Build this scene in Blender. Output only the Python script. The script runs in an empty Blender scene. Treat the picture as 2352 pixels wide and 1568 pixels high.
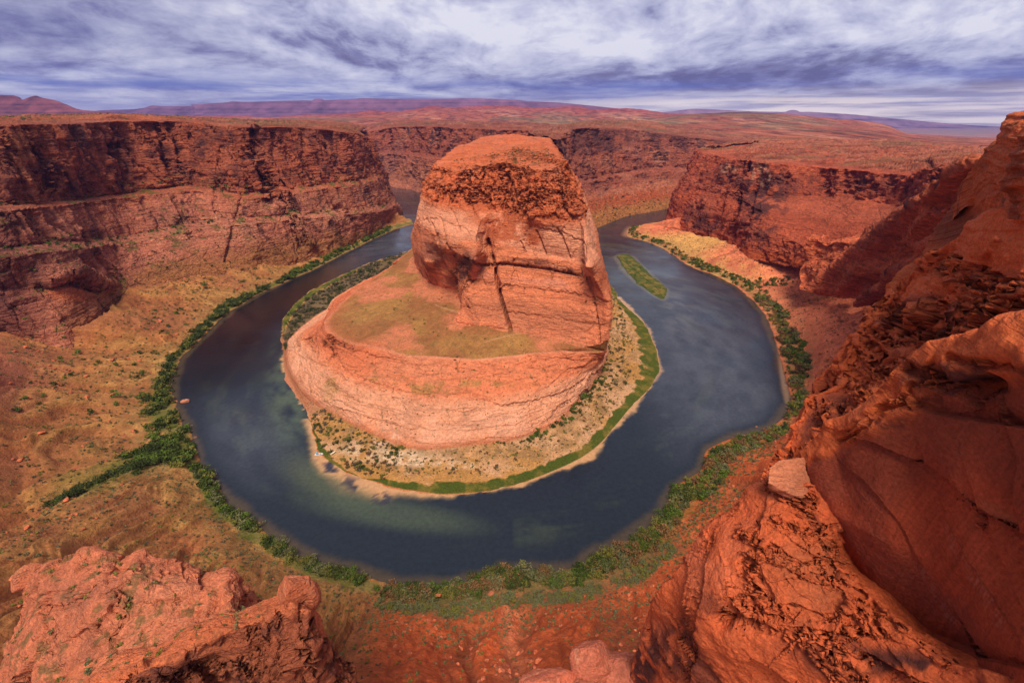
import bpy, math, random, time
import numpy as np
T_START = time.time()
S = bpy.context.scene
COL = S.collection
random.seed(7)
rng = np.random.default_rng(7)

# ------------------------------------------------------------------ camera, sky, sun, exposure
CAMH, FPX, PITCH = 300.0, 1045.3, math.radians(26)
cd = bpy.data.cameras.new("camera"); cam = bpy.data.objects.new("camera", cd); COL.objects.link(cam)
cam.location = (0, 0, CAMH); cam.rotation_euler = (math.pi/2 - PITCH, 0, 0)
cd.sensor_width = 36; cd.lens = 16.0; cd.clip_start = 0.5; cd.clip_end = 200000
S.camera = cam
S.view_settings.view_transform = 'Standard'; S.view_settings.look = 'None'
S.view_settings.exposure = 0.22; S.view_settings.gamma = 1
S.cycles.max_bounces = 5; S.cycles.diffuse_bounces = 3; S.cycles.glossy_bounces = 2; S.cycles.volume_bounces = 0
S.cycles.transparent_max_bounces = 6
SUN_EL, SUN_AZ = 61, 184      # azimuth clockwise from +Y
sl = bpy.data.lights.new("sun", 'SUN'); sun = bpy.data.objects.new("sun", sl); COL.objects.link(sun)
sl.energy = 4.0; sl.angle = math.radians(24); sl.color = (1.0, 0.87, 0.72)
_sd = (math.cos(math.radians(SUN_EL))*math.sin(math.radians(SUN_AZ)), math.cos(math.radians(SUN_EL))*math.cos(math.radians(SUN_AZ)), math.sin(math.radians(SUN_EL)))
from mathutils import Vector
sun.rotation_euler = Vector(_sd).to_track_quat('Z', 'Y').to_euler(); sun.location = (100, -100, 600)

class NT:
    def __init__(s, tree): s.t = tree; s.n = tree.nodes; s.l = tree.links
    def node(s, typ, **kw):
        n = s.n.new(typ)
        for k, v in kw.items():
            if k.startswith('i_'):
                key = k[2:]; key = int(key) if key.isdigit() else key.replace('_', ' ')
                s.put(n.inputs[key], v)
            else: setattr(n, k, v)
        return n
    def put(s, inp, v):
        if isinstance(v, bpy.types.NodeSocket): s.l.new(v, inp)
        elif isinstance(v, bpy.types.Node): s.l.new(v.outputs[0], inp)
        else: inp.default_value = v
    def math(s, op, a, b=None, c=None, clamp=False):
        n = s.n.new('ShaderNodeMath'); n.operation = op; n.use_clamp = clamp
        s.put(n.inputs[0], a)
        if b is not None: s.put(n.inputs[1], b)
        if c is not None: s.put(n.inputs[2], c)
        return n.outputs[0]
    def mapr(s, v, a, b, c=0.0, d=1.0, smooth=True):
        n = s.n.new('ShaderNodeMapRange'); n.interpolation_type = 'SMOOTHSTEP' if smooth else 'LINEAR'
        s.put(n.inputs[0], v)
        for i, x in enumerate((a, b, c, d)): s.put(n.inputs[1+i], x)
        return n.outputs[0]
    def mix(s, f, a, b, mode='MIX'):
        n = s.n.new('ShaderNodeMix'); n.data_type = 'RGBA'; n.blend_type = mode
        s.put(n.inputs[0], f); s.put(n.inputs[6], a); s.put(n.inputs[7], b)
        return n.outputs[2]
    def noise(s, vec, scale, detail=6, rough=0.55, dist=0.0):
        n = s.n.new('ShaderNodeTexNoise'); s.put(n.inputs['Vector'], vec)
        n.inputs['Scale'].default_value = scale; n.inputs['Detail'].default_value = detail
        n.inputs['Roughness'].default_value = rough; n.inputs['Distortion'].default_value = dist
        return n.outputs[0]
    def vmul(s, vec, xyz):
        n = s.n.new('ShaderNodeVectorMath'); n.operation = 'MULTIPLY'; s.put(n.inputs[0], vec); n.inputs[1].default_value = xyz
        return n.outputs[0]
    def vadd(s, vec, b):
        n = s.n.new('ShaderNodeVectorMath'); n.operation = 'ADD'; s.put(n.inputs[0], vec); s.put(n.inputs[1], b)
        return n.outputs[0]

W = bpy.data.worlds.new("World"); S.world = W; W.use_nodes = True
def build_world():
    N = NT(W.node_tree); N.n.clear()
    out = N.node('ShaderNodeOutputWorld')
    sky = N.node('ShaderNodeTexSky', sky_type='NISHITA', sun_disc=False)
    sky.sun_elevation = math.radians(SUN_EL); sky.sun_rotation = math.radians(SUN_AZ); sky.altitude = 1200
    b1 = N.node('ShaderNodeBackground', i_Color=sky.outputs[0], i_Strength=0.12)
    tc = N.node('ShaderNodeTexCoord').outputs['Generated']
    sep = N.node('ShaderNodeSeparateXYZ', i_0=tc)
    x, y, z = sep.outputs
    zp = N.math('MAXIMUM', z, 0.0)
    zc = N.math('MULTIPLY', N.math('LOGARITHM', N.math('ADD', zp, 0.045), 2.71828), 0.52)
    uv = N.node('ShaderNodeCombineXYZ', i_0=N.math('MULTIPLY', x, 1.25), i_1=N.math('MULTIPLY', y, 1.25), i_2=zc).outputs[0]
    wn = N.node('ShaderNodeTexNoise', i_Vector=uv, i_Scale=1.7, i_Detail=3.0)
    uvw = N.vadd(uv, N.vmul(N.vadd(wn.outputs['Color'], (-.5, -.5, -.5)), (.42, .3, .22)))
    base = N.noise(uvw, 2.7, 12, 0.62)
    above = N.noise(N.vadd(uvw, (0.02, 0.0, 0.06)), 2.7, 7, 0.60)
    fine = N.noise(uvw, 8.0, 9, 0.66, 0.3)
    lit = N.math('SUBTRACT', base, above)
    shade = N.math('ADD', N.math('SUBTRACT', base, N.math('MULTIPLY', lit, 1.8)), N.math('MULTIPLY', N.math('SUBTRACT', fine, 0.5), 0.50))
    shade = N.math('ADD', shade, N.math('MULTIPLY', N.math('SUBTRACT', N.noise(uv, 0.9, 2, 0.5), 0.5), 0.55))
    ramp = N.node('ShaderNodeValToRGB', i_Fac=N.mapr(shade, 0.28, 0.72, smooth=False))
    e = ramp.color_ramp.elements
    e[0].position = 0.0; e[0].color = (0.68, 0.68, 0.77, 1)
    e[1].position = 1.0; e[1].color = (0.125, 0.115, 0.225, 1)
    for p_, c_ in ((0.25, (0.52, 0.53, 0.68, 1)), (0.50, (0.38, 0.39, 0.56, 1)), (0.75, (0.21, 0.21, 0.38, 1))):
        k = e.new(p_); k.color = c_
    band = N.math('MULTIPLY', N.mapr(z, 0.008, 0.03), N.mapr(z, 0.085, 0.040))
    bn = N.noise(N.node('ShaderNodeCombineXYZ', i_0=N.math('MULTIPLY', x, 1.3), i_1=N.math('MULTIPLY', z, 16.0), i_2=y).outputs[0], 2.2, 7, 0.62)
    bandf = N.math('MULTIPLY', band, N.mapr(bn, 0.38, 0.60, 0.15, 0.95))
    c1 = N.mix(bandf, ramp.outputs[0], (0.105, 0.150, 0.435, 1))
    pale = N.math('MULTIPLY', N.mapr(z, 0.055, 0.012), N.mapr(x, -0.3, 0.45, 0.12, 1.0))
    pn = N.noise(N.node('ShaderNodeCombineXYZ', i_0=N.math('MULTIPLY', x, 1.6), i_1=N.math('MULTIPLY', z, 30.0), i_2=y).outputs[0], 2.6, 6, 0.6)
    c2 = N.mix(N.math('MULTIPLY', pale, N.mapr(pn, 0.36, 0.54, 0.35, 1.0)), c1, (1.25, 1.08, 0.90, 1))
    lft = N.math('MULTIPLY', N.mapr(x, -0.30, -0.78, 0.0, 0.5), N.mapr(z, 0.05, 0.11))
    c3 = N.mix(lft, c2, (0.10, 0.105, 0.27, 1))
    # grey overhead, out of view, added to hold down the fill light
    c3 = N.mix(N.mapr(z, .24, .6, 0, .85), c3, (.34, .32, .36, 1))
    b2 = N.node('ShaderNodeBackground', i_Color=c3, i_Strength=1.0)
    gap = N.math('MULTIPLY', N.mapr(N.noise(uvw, 1.25, 6, 0.55), 0.56, 0.64), N.mapr(x, -0.1, 0.45, 0.1, 1.0))
    gap = N.math('MULTIPLY', gap, N.mapr(z, 0.07, 0.12))
    cover = N.math('SUBTRACT', 1.0, N.math('MULTIPLY', gap, 0.35))
    mx = N.node('ShaderNodeMixShader', i_0=cover, i_1=b1.outputs[0], i_2=b2.outputs[0])
    N.l.new(mx.outputs[0], out.inputs[0])
build_world()

# ------------------------------------------------------------------ helpers: unprojection of measured points
SN, CS = math.sin(PITCH), math.cos(PITCH)
def p(px, py, z):
    a = (px-1176)/FPX; b = (784-py)/FPX; t = (CAMH-z)/(SN-b*CS)
    return (a*t, (CS+b*SN)*t, z)
def d(px, py, t):
    a = (px-1176)/FPX; b = (784-py)/FPX
    return (a*t, (CS+b*SN)*t, CAMH-t*(SN-b*CS))
def w(x, y, z): return (x, y, z)
def bk(q, b, dz):
    h = math.hypot(q[0], q[1]); return (q[0]+q[0]/h*b, q[1]+q[1]/h*b, q[2]-dz)
def project(P):
    x, y, z = P[..., 0], P[..., 1], P[..., 2]-CAMH
    t = y*CS - z*SN
    u = y*SN + z*CS
    t = np.maximum(t, 1e-3)
    return 1176+FPX*x/t, 784-FPX*u/t

# ------------------------------------------------------------------ numpy noise
def _h(ix, iy, iz, seed):
    h = (ix.astype(np.uint32)*np.uint32(374761393)) ^ (iy.astype(np.uint32)*np.uint32(668265263)) ^ (iz.astype(np.uint32)*np.uint32(2246822519)) ^ np.uint32(seed*3266489917 & 0xffffffff)
    h = (h ^ (h >> np.uint32(15)))*np.uint32(2246822519)
    h = (h ^ (h >> np.uint32(13)))*np.uint32(3266489917)
    h ^= h >> np.uint32(16)
    return h.astype(np.float32)*np.float32(1/4294967295.0)
def vn(x, y, z=None, seed=0):
    x = np.asarray(x, np.float32); y = np.asarray(y, np.float32)
    fx = np.floor(x); fy = np.floor(y); ix = fx.astype(np.int64); iy = fy.astype(np.int64)
    u = x-fx; v = y-fy; u = u*u*u*(u*(u*6-15)+10); v = v*v*v*(v*(v*6-15)+10)
    if z is None:
        zz = np.zeros(1, np.int64)
        a = _h(ix, iy, zz, seed); b = _h(ix+1, iy, zz, seed); c = _h(ix, iy+1, zz, seed); e = _h(ix+1, iy+1, zz, seed)
        return (a+(b-a)*u)*(1-v)+(c+(e-c)*u)*v
    z = np.asarray(z, np.float32); fz = np.floor(z); iz = fz.astype(np.int64); q = z-fz; q = q*q*q*(q*(q*6-15)+10)
    r = []
    for k in (0, 1):
        zk = iz+k
        a = _h(ix, iy, zk, seed); b = _h(ix+1, iy, zk, seed); c = _h(ix, iy+1, zk, seed); e = _h(ix+1, iy+1, zk, seed)
        r.append((a+(b-a)*u)*(1-v)+(c+(e-c)*u)*v)
    return r[0]+(r[1]-r[0])*q
def fbm(x, y, z, sc, octv, seed, gain=0.5):
    s = 0; a = 1.0; t = 0
    for o in range(octv):
        s = s + a*(vn(x/sc, y/sc, None if z is None else z/sc, seed+o)-0.5); t += a
        a *= gain; sc = sc/2.03
    return s/t*2
def sm(a, b, x): 
    t = np.clip((x-a)/(b-a), 0, 1); return t*t*(3-2*t)
def lerp3(a, b, f): return a+(b-a)*f[..., None]
def C3(*c): return np.array(c, np.float32)

# ------------------------------------------------------------------ lofted terrain patches
class Patch:
    """A sheet swept through rows of surveyed points; samples spread by how long each span looks."""
    def __init__(s, rows, du=2.4, dv=2.2, vmax=90, umax=120, flip=False, smooth=2, vstep=None):
        M = np.array(rows, np.float64)              # (R, C, 3)
        R, Cn = M.shape[:2]
        px, py = project(M)
        px = np.clip(px, -900, 3300); py = np.clip(py, -300, 2300)
        seg = np.hypot(np.diff(px, axis=1), np.diff(py, axis=1)).max(axis=0)
        us = [0.0]
        for j in range(Cn-1):
            n = int(np.clip(seg[j]/du, 4, umax)); us += list(j+(np.arange(1, n+1))/n)
        us = np.array(us); j = np.minimum(us.astype(int), Cn-2); f = (us-j)[None, :, None]
        P0 = M[:, np.maximum(j-1, 0)]; P1 = M[:, j]; P2 = M[:, j+1]; P3 = M[:, np.minimum(j+2, Cn-1)]
        t1 = (P2-P0)*0.42; t2 = (P3-P1)*0.42
        L = np.linalg.norm(P2-P1, axis=2, keepdims=True)+1e-6
        for t_ in (t1, t2):
            tl = np.linalg.norm(t_, axis=2, keepdims=True)+1e-6; t_ *= np.minimum(1, 1.1*L/tl)
        U = (2*f**3-3*f**2+1)*P1+(f**3-2*f**2+f)*t1+(-2*f**3+3*f**2)*P2+(f**3-f**2)*t2
        px, py = project(U); px = np.clip(px, -900, 3300); py = np.clip(py, -300, 2300)
        segv = np.percentile(np.hypot(np.diff(px, axis=0), np.diff(py, axis=0)), 85, axis=1)
        vs = [0.0]
        for i in range(R-1):
            n = int(np.clip(segv[i]/dv, 4, vmax)); vs += list(i+(np.arange(1, n+1))/n)
        vs = np.array(vs); i = np.minimum(vs.astype(int), R-2); g = (vs-i)[:, None, None]
        G = U[i]*(1-g)+U[i+1]*g
        for _ in range(smooth):
            H = G.copy(); H[1:-1] = 0.25*G[:-2]+0.5*G[1:-1]+0.25*G[2:]; G = H
        s.P = G; s.r = np.repeat(vs[:, None], len(us), 1).astype(np.float32); s.c = np.repeat(us[None, :], len(vs), 0).astype(np.float32)
        s.flip = flip
        s.refresh()
        s.px, s.py = s.px0, s.py0
        s.col = np.zeros(G.shape, np.float32)+0.3; s.rock = np.ones(G.shape[:2], np.float32)
    def refresh(s):
        P = s.P
        du = np.gradient(P, axis=1); dv = np.gradient(P, axis=0)
        n = np.cross(du, dv); n /= (np.linalg.norm(n, axis=2, keepdims=True)+1e-9)
        if s.flip: n = -n
        s.N = n; s.steep = 1-np.abs(n[..., 2])
        s.px0, s.py0 = project(P)
        view = np.array([0, 0, CAMH])-P
        s.front = (np.sum(view*n, axis=2) > 0)
    def move(s, amt, horiz=0.0):
        n = s.N.copy()
        if horiz: n[..., 2] *= (1-horiz)
        s.P = s.P+n*np.asarray(amt)[..., None]
    def xyz(s): return s.P[..., 0].astype(np.float32), s.P[..., 1].astype(np.float32), s.P[..., 2].astype(np.float32)
    def pdist(s, pts):
        """distance in measured units to a polyline of measured points, on the side that faces the viewpoint"""
        best = np.full(s.px.shape, 1e9, np.float32)
        for (ax, ay), (bx, by) in zip(pts[:-1], pts[1:]):
            dx, dy = bx-ax, by-ay; L = dx*dx+dy*dy+1e-6
            t = np.clip(((s.px-ax)*dx+(s.py-ay)*dy)/L, 0, 1)
            best = np.minimum(best, np.hypot(s.px-ax-t*dx, s.py-ay-t*dy).astype(np.float32))
        best[~s.front] = 1e9
        return best
    def blob(s, cx, cy, rx, ry, ang=0.0, soft=0.5):
        a = math.radians(ang); X = s.px-cx; Y = s.py-cy
        u = (X*math.cos(a)+Y*math.sin(a))/rx; v = (-X*math.sin(a)+Y*math.cos(a))/ry
        m = 1-sm(1-soft, 1+soft, np.sqrt(u*u+v*v)); return (m*s.front).astype(np.float32)
    def mesh(s, name, mat, kind='structure', **tags):
        P = s.P; R, Cn = P.shape[:2]
        me = bpy.data.meshes.new(name)
        idx = np.arange(R*Cn).reshape(R, Cn)
        a, b, c_, e = idx[:-1, :-1], idx[:-1, 1:], idx[1:, 1:], idx[1:, :-1]
        q = np.stack([a, b, c_, e] if not s.flip else [a, e, c_, b], -1).reshape(-1, 4)
        raw_mesh(me, P.reshape(-1, 3), q)
        add_cols(me, s.col.reshape(-1, 3), s.rock.reshape(-1))
        o = bpy.data.objects.new(name, me); COL.objects.link(o); me.materials.append(mat)
        if kind: o['kind'] = kind
        for k, v in tags.items(): o[k] = v
        return o
def raw_mesh(me, V, q, smooth=True):
    nv, nf = len(V), len(q); k = q.shape[1]
    me.vertices.add(nv); me.vertices.foreach_set('co', np.ascontiguousarray(V, np.float32).ravel())
    me.loops.add(nf*k); me.loops.foreach_set('vertex_index', np.ascontiguousarray(q, np.int32).ravel())
    me.polygons.add(nf); me.polygons.foreach_set('loop_start', np.arange(0, nf*k, k, dtype=np.int32))
    me.polygons.foreach_set('loop_total', np.full(nf, k, np.int32))
    me.polygons.foreach_set('use_smooth', np.full(nf, smooth, bool))
    me.update(calc_edges=True)
def add_cols(me, col, rock):
    A = np.ones((len(col), 4), np.float32); A[:, :3] = np.clip(col, 0, 1); A[:, 3] = rock
    at = me.color_attributes.new('Col', 'FLOAT_COLOR', 'POINT'); at.data.foreach_set('color', A.ravel())

def strata_fn(z, seed, th):
    """hard and soft beds: how far a bed stands back, 0..1, with crisp bed edges"""
    s = 0
    for k, (a, wt) in enumerate(((th, 0.5), (th*0.42, 0.3), (th*0.17, 0.2))):
        q = z/a; i = np.floor(q); f = q-i; f = sm(0.32, 0.68, f)
        zr = np.zeros(1, np.int64)
        A = _h(i.astype(np.int64), zr, zr, seed+k); B = _h(i.astype(np.int64)+1, zr, zr, seed+k)
        s = s+wt*(A+(B-A)*f)
    return s
def rockify(S_, s=1.0, butt=9.0, bscale=70.0, strata=3.5, th=14.0, crack=5.0, cscale=34.0, rough=2.2, seed=1, mask=None, dip=(0.0, 0.0), facet=0.0):
    x, y, z = S_.xyz(); st = sm(0.10, 0.55, S_.steep).astype(np.float32)
    m = st if mask is None else st*mask
    wx = fbm(x, y, z, 60*s, 3, seed+11)*16*s; wy = fbm(x, y, z, 60*s, 3, seed+17)*16*s
    X, Y = x+wx, y+wy
    n1 = fbm(X, Y, z*0.35, bscale*s, 2, seed); n1 = 1-2*np.abs(n1)
    n2 = fbm(X, Y, z*0.45, bscale*s*0.42, 2, seed+3)
    amt = butt*s*(0.75*n1-0.3+0.5*n2)*m
    zz = z+dip[0]*x+dip[1]*y+fbm(x, y, z*0.5, 120*s, 3, seed+5)*9*s
    amt = amt-strata*s*(strata_fn(zz, seed+7, th*s)-0.4)*(m*0.85+0.15)
    c1 = np.abs(vn(X/(cscale*s), Y/(cscale*s), z/(cscale*s*7), seed+23)-0.5)*2
    c2 = np.abs(vn(X/(cscale*s*0.4)+9, Y/(cscale*s*0.4), z/(cscale*s*3), seed+29)-0.5)*2
    brk = sm(0.35, 0.6, vn(x/(50*s), y/(50*s), z/(40*s), seed+31))
    amt = amt-crack*s*(np.exp(-(c1/0.055)**2)*brk+0.35*np.exp(-(c2/0.10)**2))*m
    if facet:
        # broken blocks: shelves cut along a few tilted joint directions
        for k, (ax, ay, az) in enumerate(((0.8, 0.3, 0.5), (-0.4, 0.7, 0.6), (0.2, -0.5, 0.85))):
            q = (x*ax+y*ay+z*az+fbm(x, y, z, 20*s, 2, seed+60+k)*9*s)/(9*s)
            i = np.floor(q); f = sm(0.75, 1.0, q-i); zr = np.zeros(1, np.int64)
            A = _h(i.astype(np.int64), zr+k, zr, seed+41); B = _h(i.astype(np.int64)+1, zr+k, zr, seed+41)
            amt = amt+facet*s*(A+(B-A)*f-0.5)*m
    S_.move(amt, 0.6); S_.refresh()
    x, y, z = S_.xyz()
    S_.move(rough*s*(fbm(x, y, z*1.5, 16*s, 5, seed+37, 0.6))*(0.2+0.8*m)); S_.refresh()
def cells(x, y, z):
    """broken blocks: for each point its block's random numbers and the offset from the block's heart"""
    ix, iy, iz = (np.floor(v).astype(np.int64) for v in (x, y, z))
    best = np.full(x.shape, 9.0, np.float32); rid = np.zeros(x.shape, np.float32); rx = np.zeros_like(best); ry = np.zeros_like(best); rz = np.zeros_like(best)
    for a in (-1, 0, 1):
        for b in (-1, 0, 1):
            for c in (-1, 0, 1):
                jx, jy, jz = ix+a, iy+b, iz+c
                h1 = _h(jx, jy, jz, 5); h2 = _h(jx, jy, jz, 6); h3 = _h(jx, jy, jz, 7)
                dx = x-jx-h1; dy = y-jy-h2; dz = z-jz-h3; q = dx*dx+dy*dy+dz*dz; m = q < best
                best = np.where(m, q, best); rid = np.where(m, (h1*7.13+h2*3.71+h3*5.37) % 1.0, rid); rx = np.where(m, dx, rx); ry = np.where(m, dy, ry); rz = np.where(m, dz, rz)
    return rid.astype(np.float32), rx, ry, rz
def blocks(S_, size, amp, mask, zs=1.0, tilt=.8, seed=0, horiz=.5):
    m = (mask > .02); x, y, z = (v[m] for v in S_.xyz())
    if not m.any(): return
    wv = [fbm(x, y, z, size*1.5, 3, seed+k)*size*.35 for k in (1, 5, 9)]
    X, Y, Z = (x+wv[0]+seed*3.1)/size, (y+wv[1])/size, (z+wv[2])/(size*zs)
    c30, s30 = .94, .34; X, Z = X*c30-Z*s30*.5, X*s30*.5+Z*c30
    r1, dx, dy, dz = cells(X, Y, Z)
    g1 = (r1*17.3) % 1-.5; g2 = (r1*31.7) % 1-.5; g3 = (r1*53.9) % 1-.5
    amt = np.zeros(S_.steep.shape, np.float32); amt[m] = (amp*((r1-.5)+tilt*2*(dx*g1+dy*g2+dz*g3)))*mask[m]
    for _ in range(1): amt[1:-1, 1:-1] = .5*amt[1:-1, 1:-1]+.125*(amt[:-2, 1:-1]+amt[2:, 1:-1]+amt[1:-1, :-2]+amt[1:-1, 2:])
    S_.move(amt, horiz); S_.refresh()
def groove(S_, pts, wd, depth, wob=3.0):
    x, y, z = S_.xyz()
    D = S_.pdist(pts)+wob*fbm(x, y, z, 14, 3, 91)
    S_.move(-depth*np.exp(-(np.maximum(D, 0)/wd)**2), 0.7); S_.refresh()
def ledge(S_, pts, wd, depth, wob=3.0):
    """a broken step: rock stands back on one side of the line and the step dies away from it"""
    x, y, z = S_.xyz(); k = wob*2.2
    nx = k*fbm(x, y, z, 5*LS, 4, 93); ny = k*fbm(x, y, z, 5*LS, 4, 95)
    best = np.full(S_.px.shape, 1e9, np.float32); side = np.zeros_like(best)
    for (ax, ay), (bx, by) in zip(pts[:-1], pts[1:]):
        dx, dy = bx-ax, by-ay; L = dx*dx+dy*dy+1e-6; qx = S_.px+nx-ax; qy = S_.py+ny-ay
        t = np.clip((qx*dx+qy*dy)/L, 0, 1); dd = np.hypot(qx-t*dx, qy-t*dy); c = (dx*qy-dy*qx)/math.sqrt(L)
        m = dd < best; best = np.where(m, dd, best); side = np.where(m, c, side)
    ends = 1.0
    amt = sm(-1.0, 2.0, side)*np.exp(-best/wd)*S_.front
    S_.move(-depth*amt, 0.5); S_.refresh()
LS = 1.0
def swell(S_, pts, wd, h): 
    D = S_.pdist(pts); S_.move(h*np.exp(-(D/wd)**2)); S_.refresh()

# ------------------------------------------------------------------ palette (true surface colours; the varnish tone also paints shaded hollows)
ORANGE = C3(.56, .140, .046); PINK = C3(.62, .22, .115); PALE = C3(.74, .34, .20); RED = C3(.40, .085, .035); DEEP = C3(.22, .045, .025)
VARN_SHADE = C3(.055, .022, .022); PURPLE = C3(.25, .095, .075); SOIL = C3(.54, .110, .032); TAN = C3(.46, .215, .065); TANB = C3(.52, .28, .085)
SAND = C3(.66, .40, .22); WSAND = C3(.80, .60, .40); GREEN = C3(.115, .150, .022); SAGE = C3(.15, .145, .06); OLIVE = C3(.20, .18, .05)

def rockcolor(S_, base, seed=1, s=1.0, varn=0.5, pale=0.35, band=30.0, streak=1.0, purple=0.3):
    """bedding tints, desert varnish in streaks below the ledges, fresh pale scars"""
    x, y, z = S_.xyz(); st = S_.steep
    zz = z+fbm(x, y, z*0.5, 120*s, 3, seed+5)*9*s
    b1 = strata_fn(zz, seed+50, band*s); b2 = strata_fn(zz, seed+54, band*0.3*s)
    c = np.broadcast_to(base, S_.P.shape).astype(np.float32).copy() if base.ndim == 1 else base.astype(np.float32).copy()
    c *= (0.82+0.36*b1+0.16*(b2-0.5))[..., None]
    pm = sm(0.1, 0.5, fbm(x, y, z*1.6, 70*s, 4, seed+61)+0.5*(b1-0.5))*pale
    c = lerp3(c, PALE*0.85, pm)
    pu = sm(0.0, 0.5, fbm(x, y, z, 130*s, 4, seed+63))*purple
    c = lerp3(c, PURPLE, pu)
    vm = fbm(x, y, z*0.45, 60*s, 5, seed+67, 0.6)+0.75*fbm(x*1.0, y*1.0, z*0.07, 9*s, 4, seed+71)*streak
    v = sm(0.08, 0.42, vm+varn-0.42)*sm(0.25, 0.6, st)
    c = lerp3(c, VARN_SHADE*1.5, np.clip(v, 0, 1)*0.86)
    c *= (1+0.30*fbm(x, y, z*2, 7*s, 4, seed+73, 0.7))[..., None]
    return c
def put(S_, colr, m, f=1.0):
    S_.col = lerp3(S_.col, colr, np.clip(m*f, 0, 1).astype(np.float32))

# ------------------------------------------------------------------ materials
def make_rock(name, s=1.0, bump=1.0, fine=1.0, rough=0.9, swirl=0.0, crk=0.55):
    m = bpy.data.materials.new(name); m.use_nodes = True; N = NT(m.node_tree); N.n.clear()
    out = N.node('ShaderNodeOutputMaterial'); bs = N.node('ShaderNodeBsdfPrincipled'); N.l.new(bs.outputs[0], out.inputs[0])
    at = N.node('ShaderNodeAttribute', attribute_name='Col'); rk = at.outputs['Alpha']
    pos = N.node('ShaderNodeNewGeometry').outputs['Position']
    n1 = N.noise(pos, 0.55/s, 9, 0.68)
    n2 = N.noise(N.vmul(pos, (0.25, 0.25, 1.9)), 0.55/s, 6, 0.6, 0.6)
    v1 = N.mapr(n1, 0.28, 0.72, 1-0.42*fine, 1+0.40*fine, False)
    v2 = N.math('ADD', 1.0, N.math('MULTIPLY', N.math('MULTIPLY', N.math('SUBTRACT', n2, 0.5), 0.9*fine), rk))
    c = N.mix(1.0, at.outputs['Color'], N.math('MULTIPLY', v1, v2), 'MULTIPLY')
    n3 = N.noise(pos, 0.16/s, 5, 0.6)
    c = N.mix(N.mapr(n3, 0.45, 0.75, 0, 0.25), c, N.mix(1.0, c, (1.25, 0.95, 0.85, 1), 'MULTIPLY'))
    if swirl: c = N.mix(1.0, c, (1.0, .92, .88, 1), 'MULTIPLY')
    N.put(bs.inputs['Base Color'], c); bs.inputs['Roughness'].default_value = rough
    bs.inputs['Specular IOR Level'].default_value = 0.18
    vo = N.node('ShaderNodeTexVoronoi', feature='DISTANCE_TO_EDGE', i_Vector=N.vadd(N.vmul(pos, (1, 1, 0.7)), N.node('ShaderNodeTexNoise', i_Vector=pos, i_Scale=0.4/s).outputs['Color']), i_Scale=0.16/s)
    ck = N.math('MULTIPLY', N.mapr(vo.outputs['Distance'], 0.0, 0.055), N.mapr(n3, 0.35, 0.6, 0.0, 1.0))
    hgt = N.math('ADD', N.math('MULTIPLY', n1, 2.2), N.math('MULTIPLY', N.math('ADD', N.math('MULTIPLY', n2, 1.6), N.math('MULTIPLY', ck, crk)), N.math('ADD', N.math('MULTIPLY', rk, 0.9), 0.1)))
    if swirl:
        sw = N.noise(N.vmul(pos, (.42, .42, 3.0)), 0.045/s, 4, 0.5, 0.5)
        fr = N.math('PINGPONG', N.math('MULTIPLY', sw, 4.0), 0.5)
        ln = N.mapr(fr, 0.0, 0.16, 0.0, 1.0)
        sr = N.math('MULTIPLY', swirl, rk)
        c = N.mix(1.0, c, N.math('SUBTRACT', 1.0, N.math('MULTIPLY', N.math('SUBTRACT', 1.0, ln), sr)), 'MULTIPLY'); N.put(bs.inputs['Base Color'], c)
        hgt = N.math('ADD', hgt, N.math('MULTIPLY', N.math('MULTIPLY', ln, 0.7), rk))
    bp = N.node('ShaderNodeBump', i_Height=hgt, i_Strength=min(1.0, 0.85*bump), i_Distance=1.9*s)
    N.l.new(bp.outputs[0], bs.inputs['Normal'])
    return m
M_far = make_rock('sandstone_distant', 5.0, 1.1, 1.1)
M_mid = make_rock('sandstone_canyon', 2.2, 1.1, 1.05, swirl=.22)
M_butte = make_rock('sandstone_butte', 1.15, 1.0, 0.8, swirl=.17, crk=.06)
M_talus = make_rock('talus_soil', 1.0, 0.7, 0.9)
M_near = make_rock('sandstone_near', 0.20, 0.9, 0.8, 0.8, swirl=.16)
M_fin = make_rock('sandstone_fin', 0.42, 1.0, 0.9, swirl=.15)
def simple(name, colr, rough=0.8, var=0.25, scale=2.0):
    m = bpy.data.materials.new(name); m.use_nodes = True; N = NT(m.node_tree); bs = N.n['Principled BSDF']
    oi = N.node('ShaderNodeObjectInfo').outputs['Random']; pos = N.node('ShaderNodeNewGeometry').outputs['Position']
    n = N.noise(pos, scale, 3)
    f = N.math('ADD', N.mapr(n, 0.3, 0.7, 1-var, 1+var), N.math('MULTIPLY', N.math('SUBTRACT', oi, 0.5), var))
    N.put(bs.inputs['Base Color'], N.mix(1.0, (*colr, 1), f, 'MULTIPLY')); bs.inputs['Roughness'].default_value = rough
    bs.inputs['Specular IOR Level'].default_value = 0.2
    return m
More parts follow.
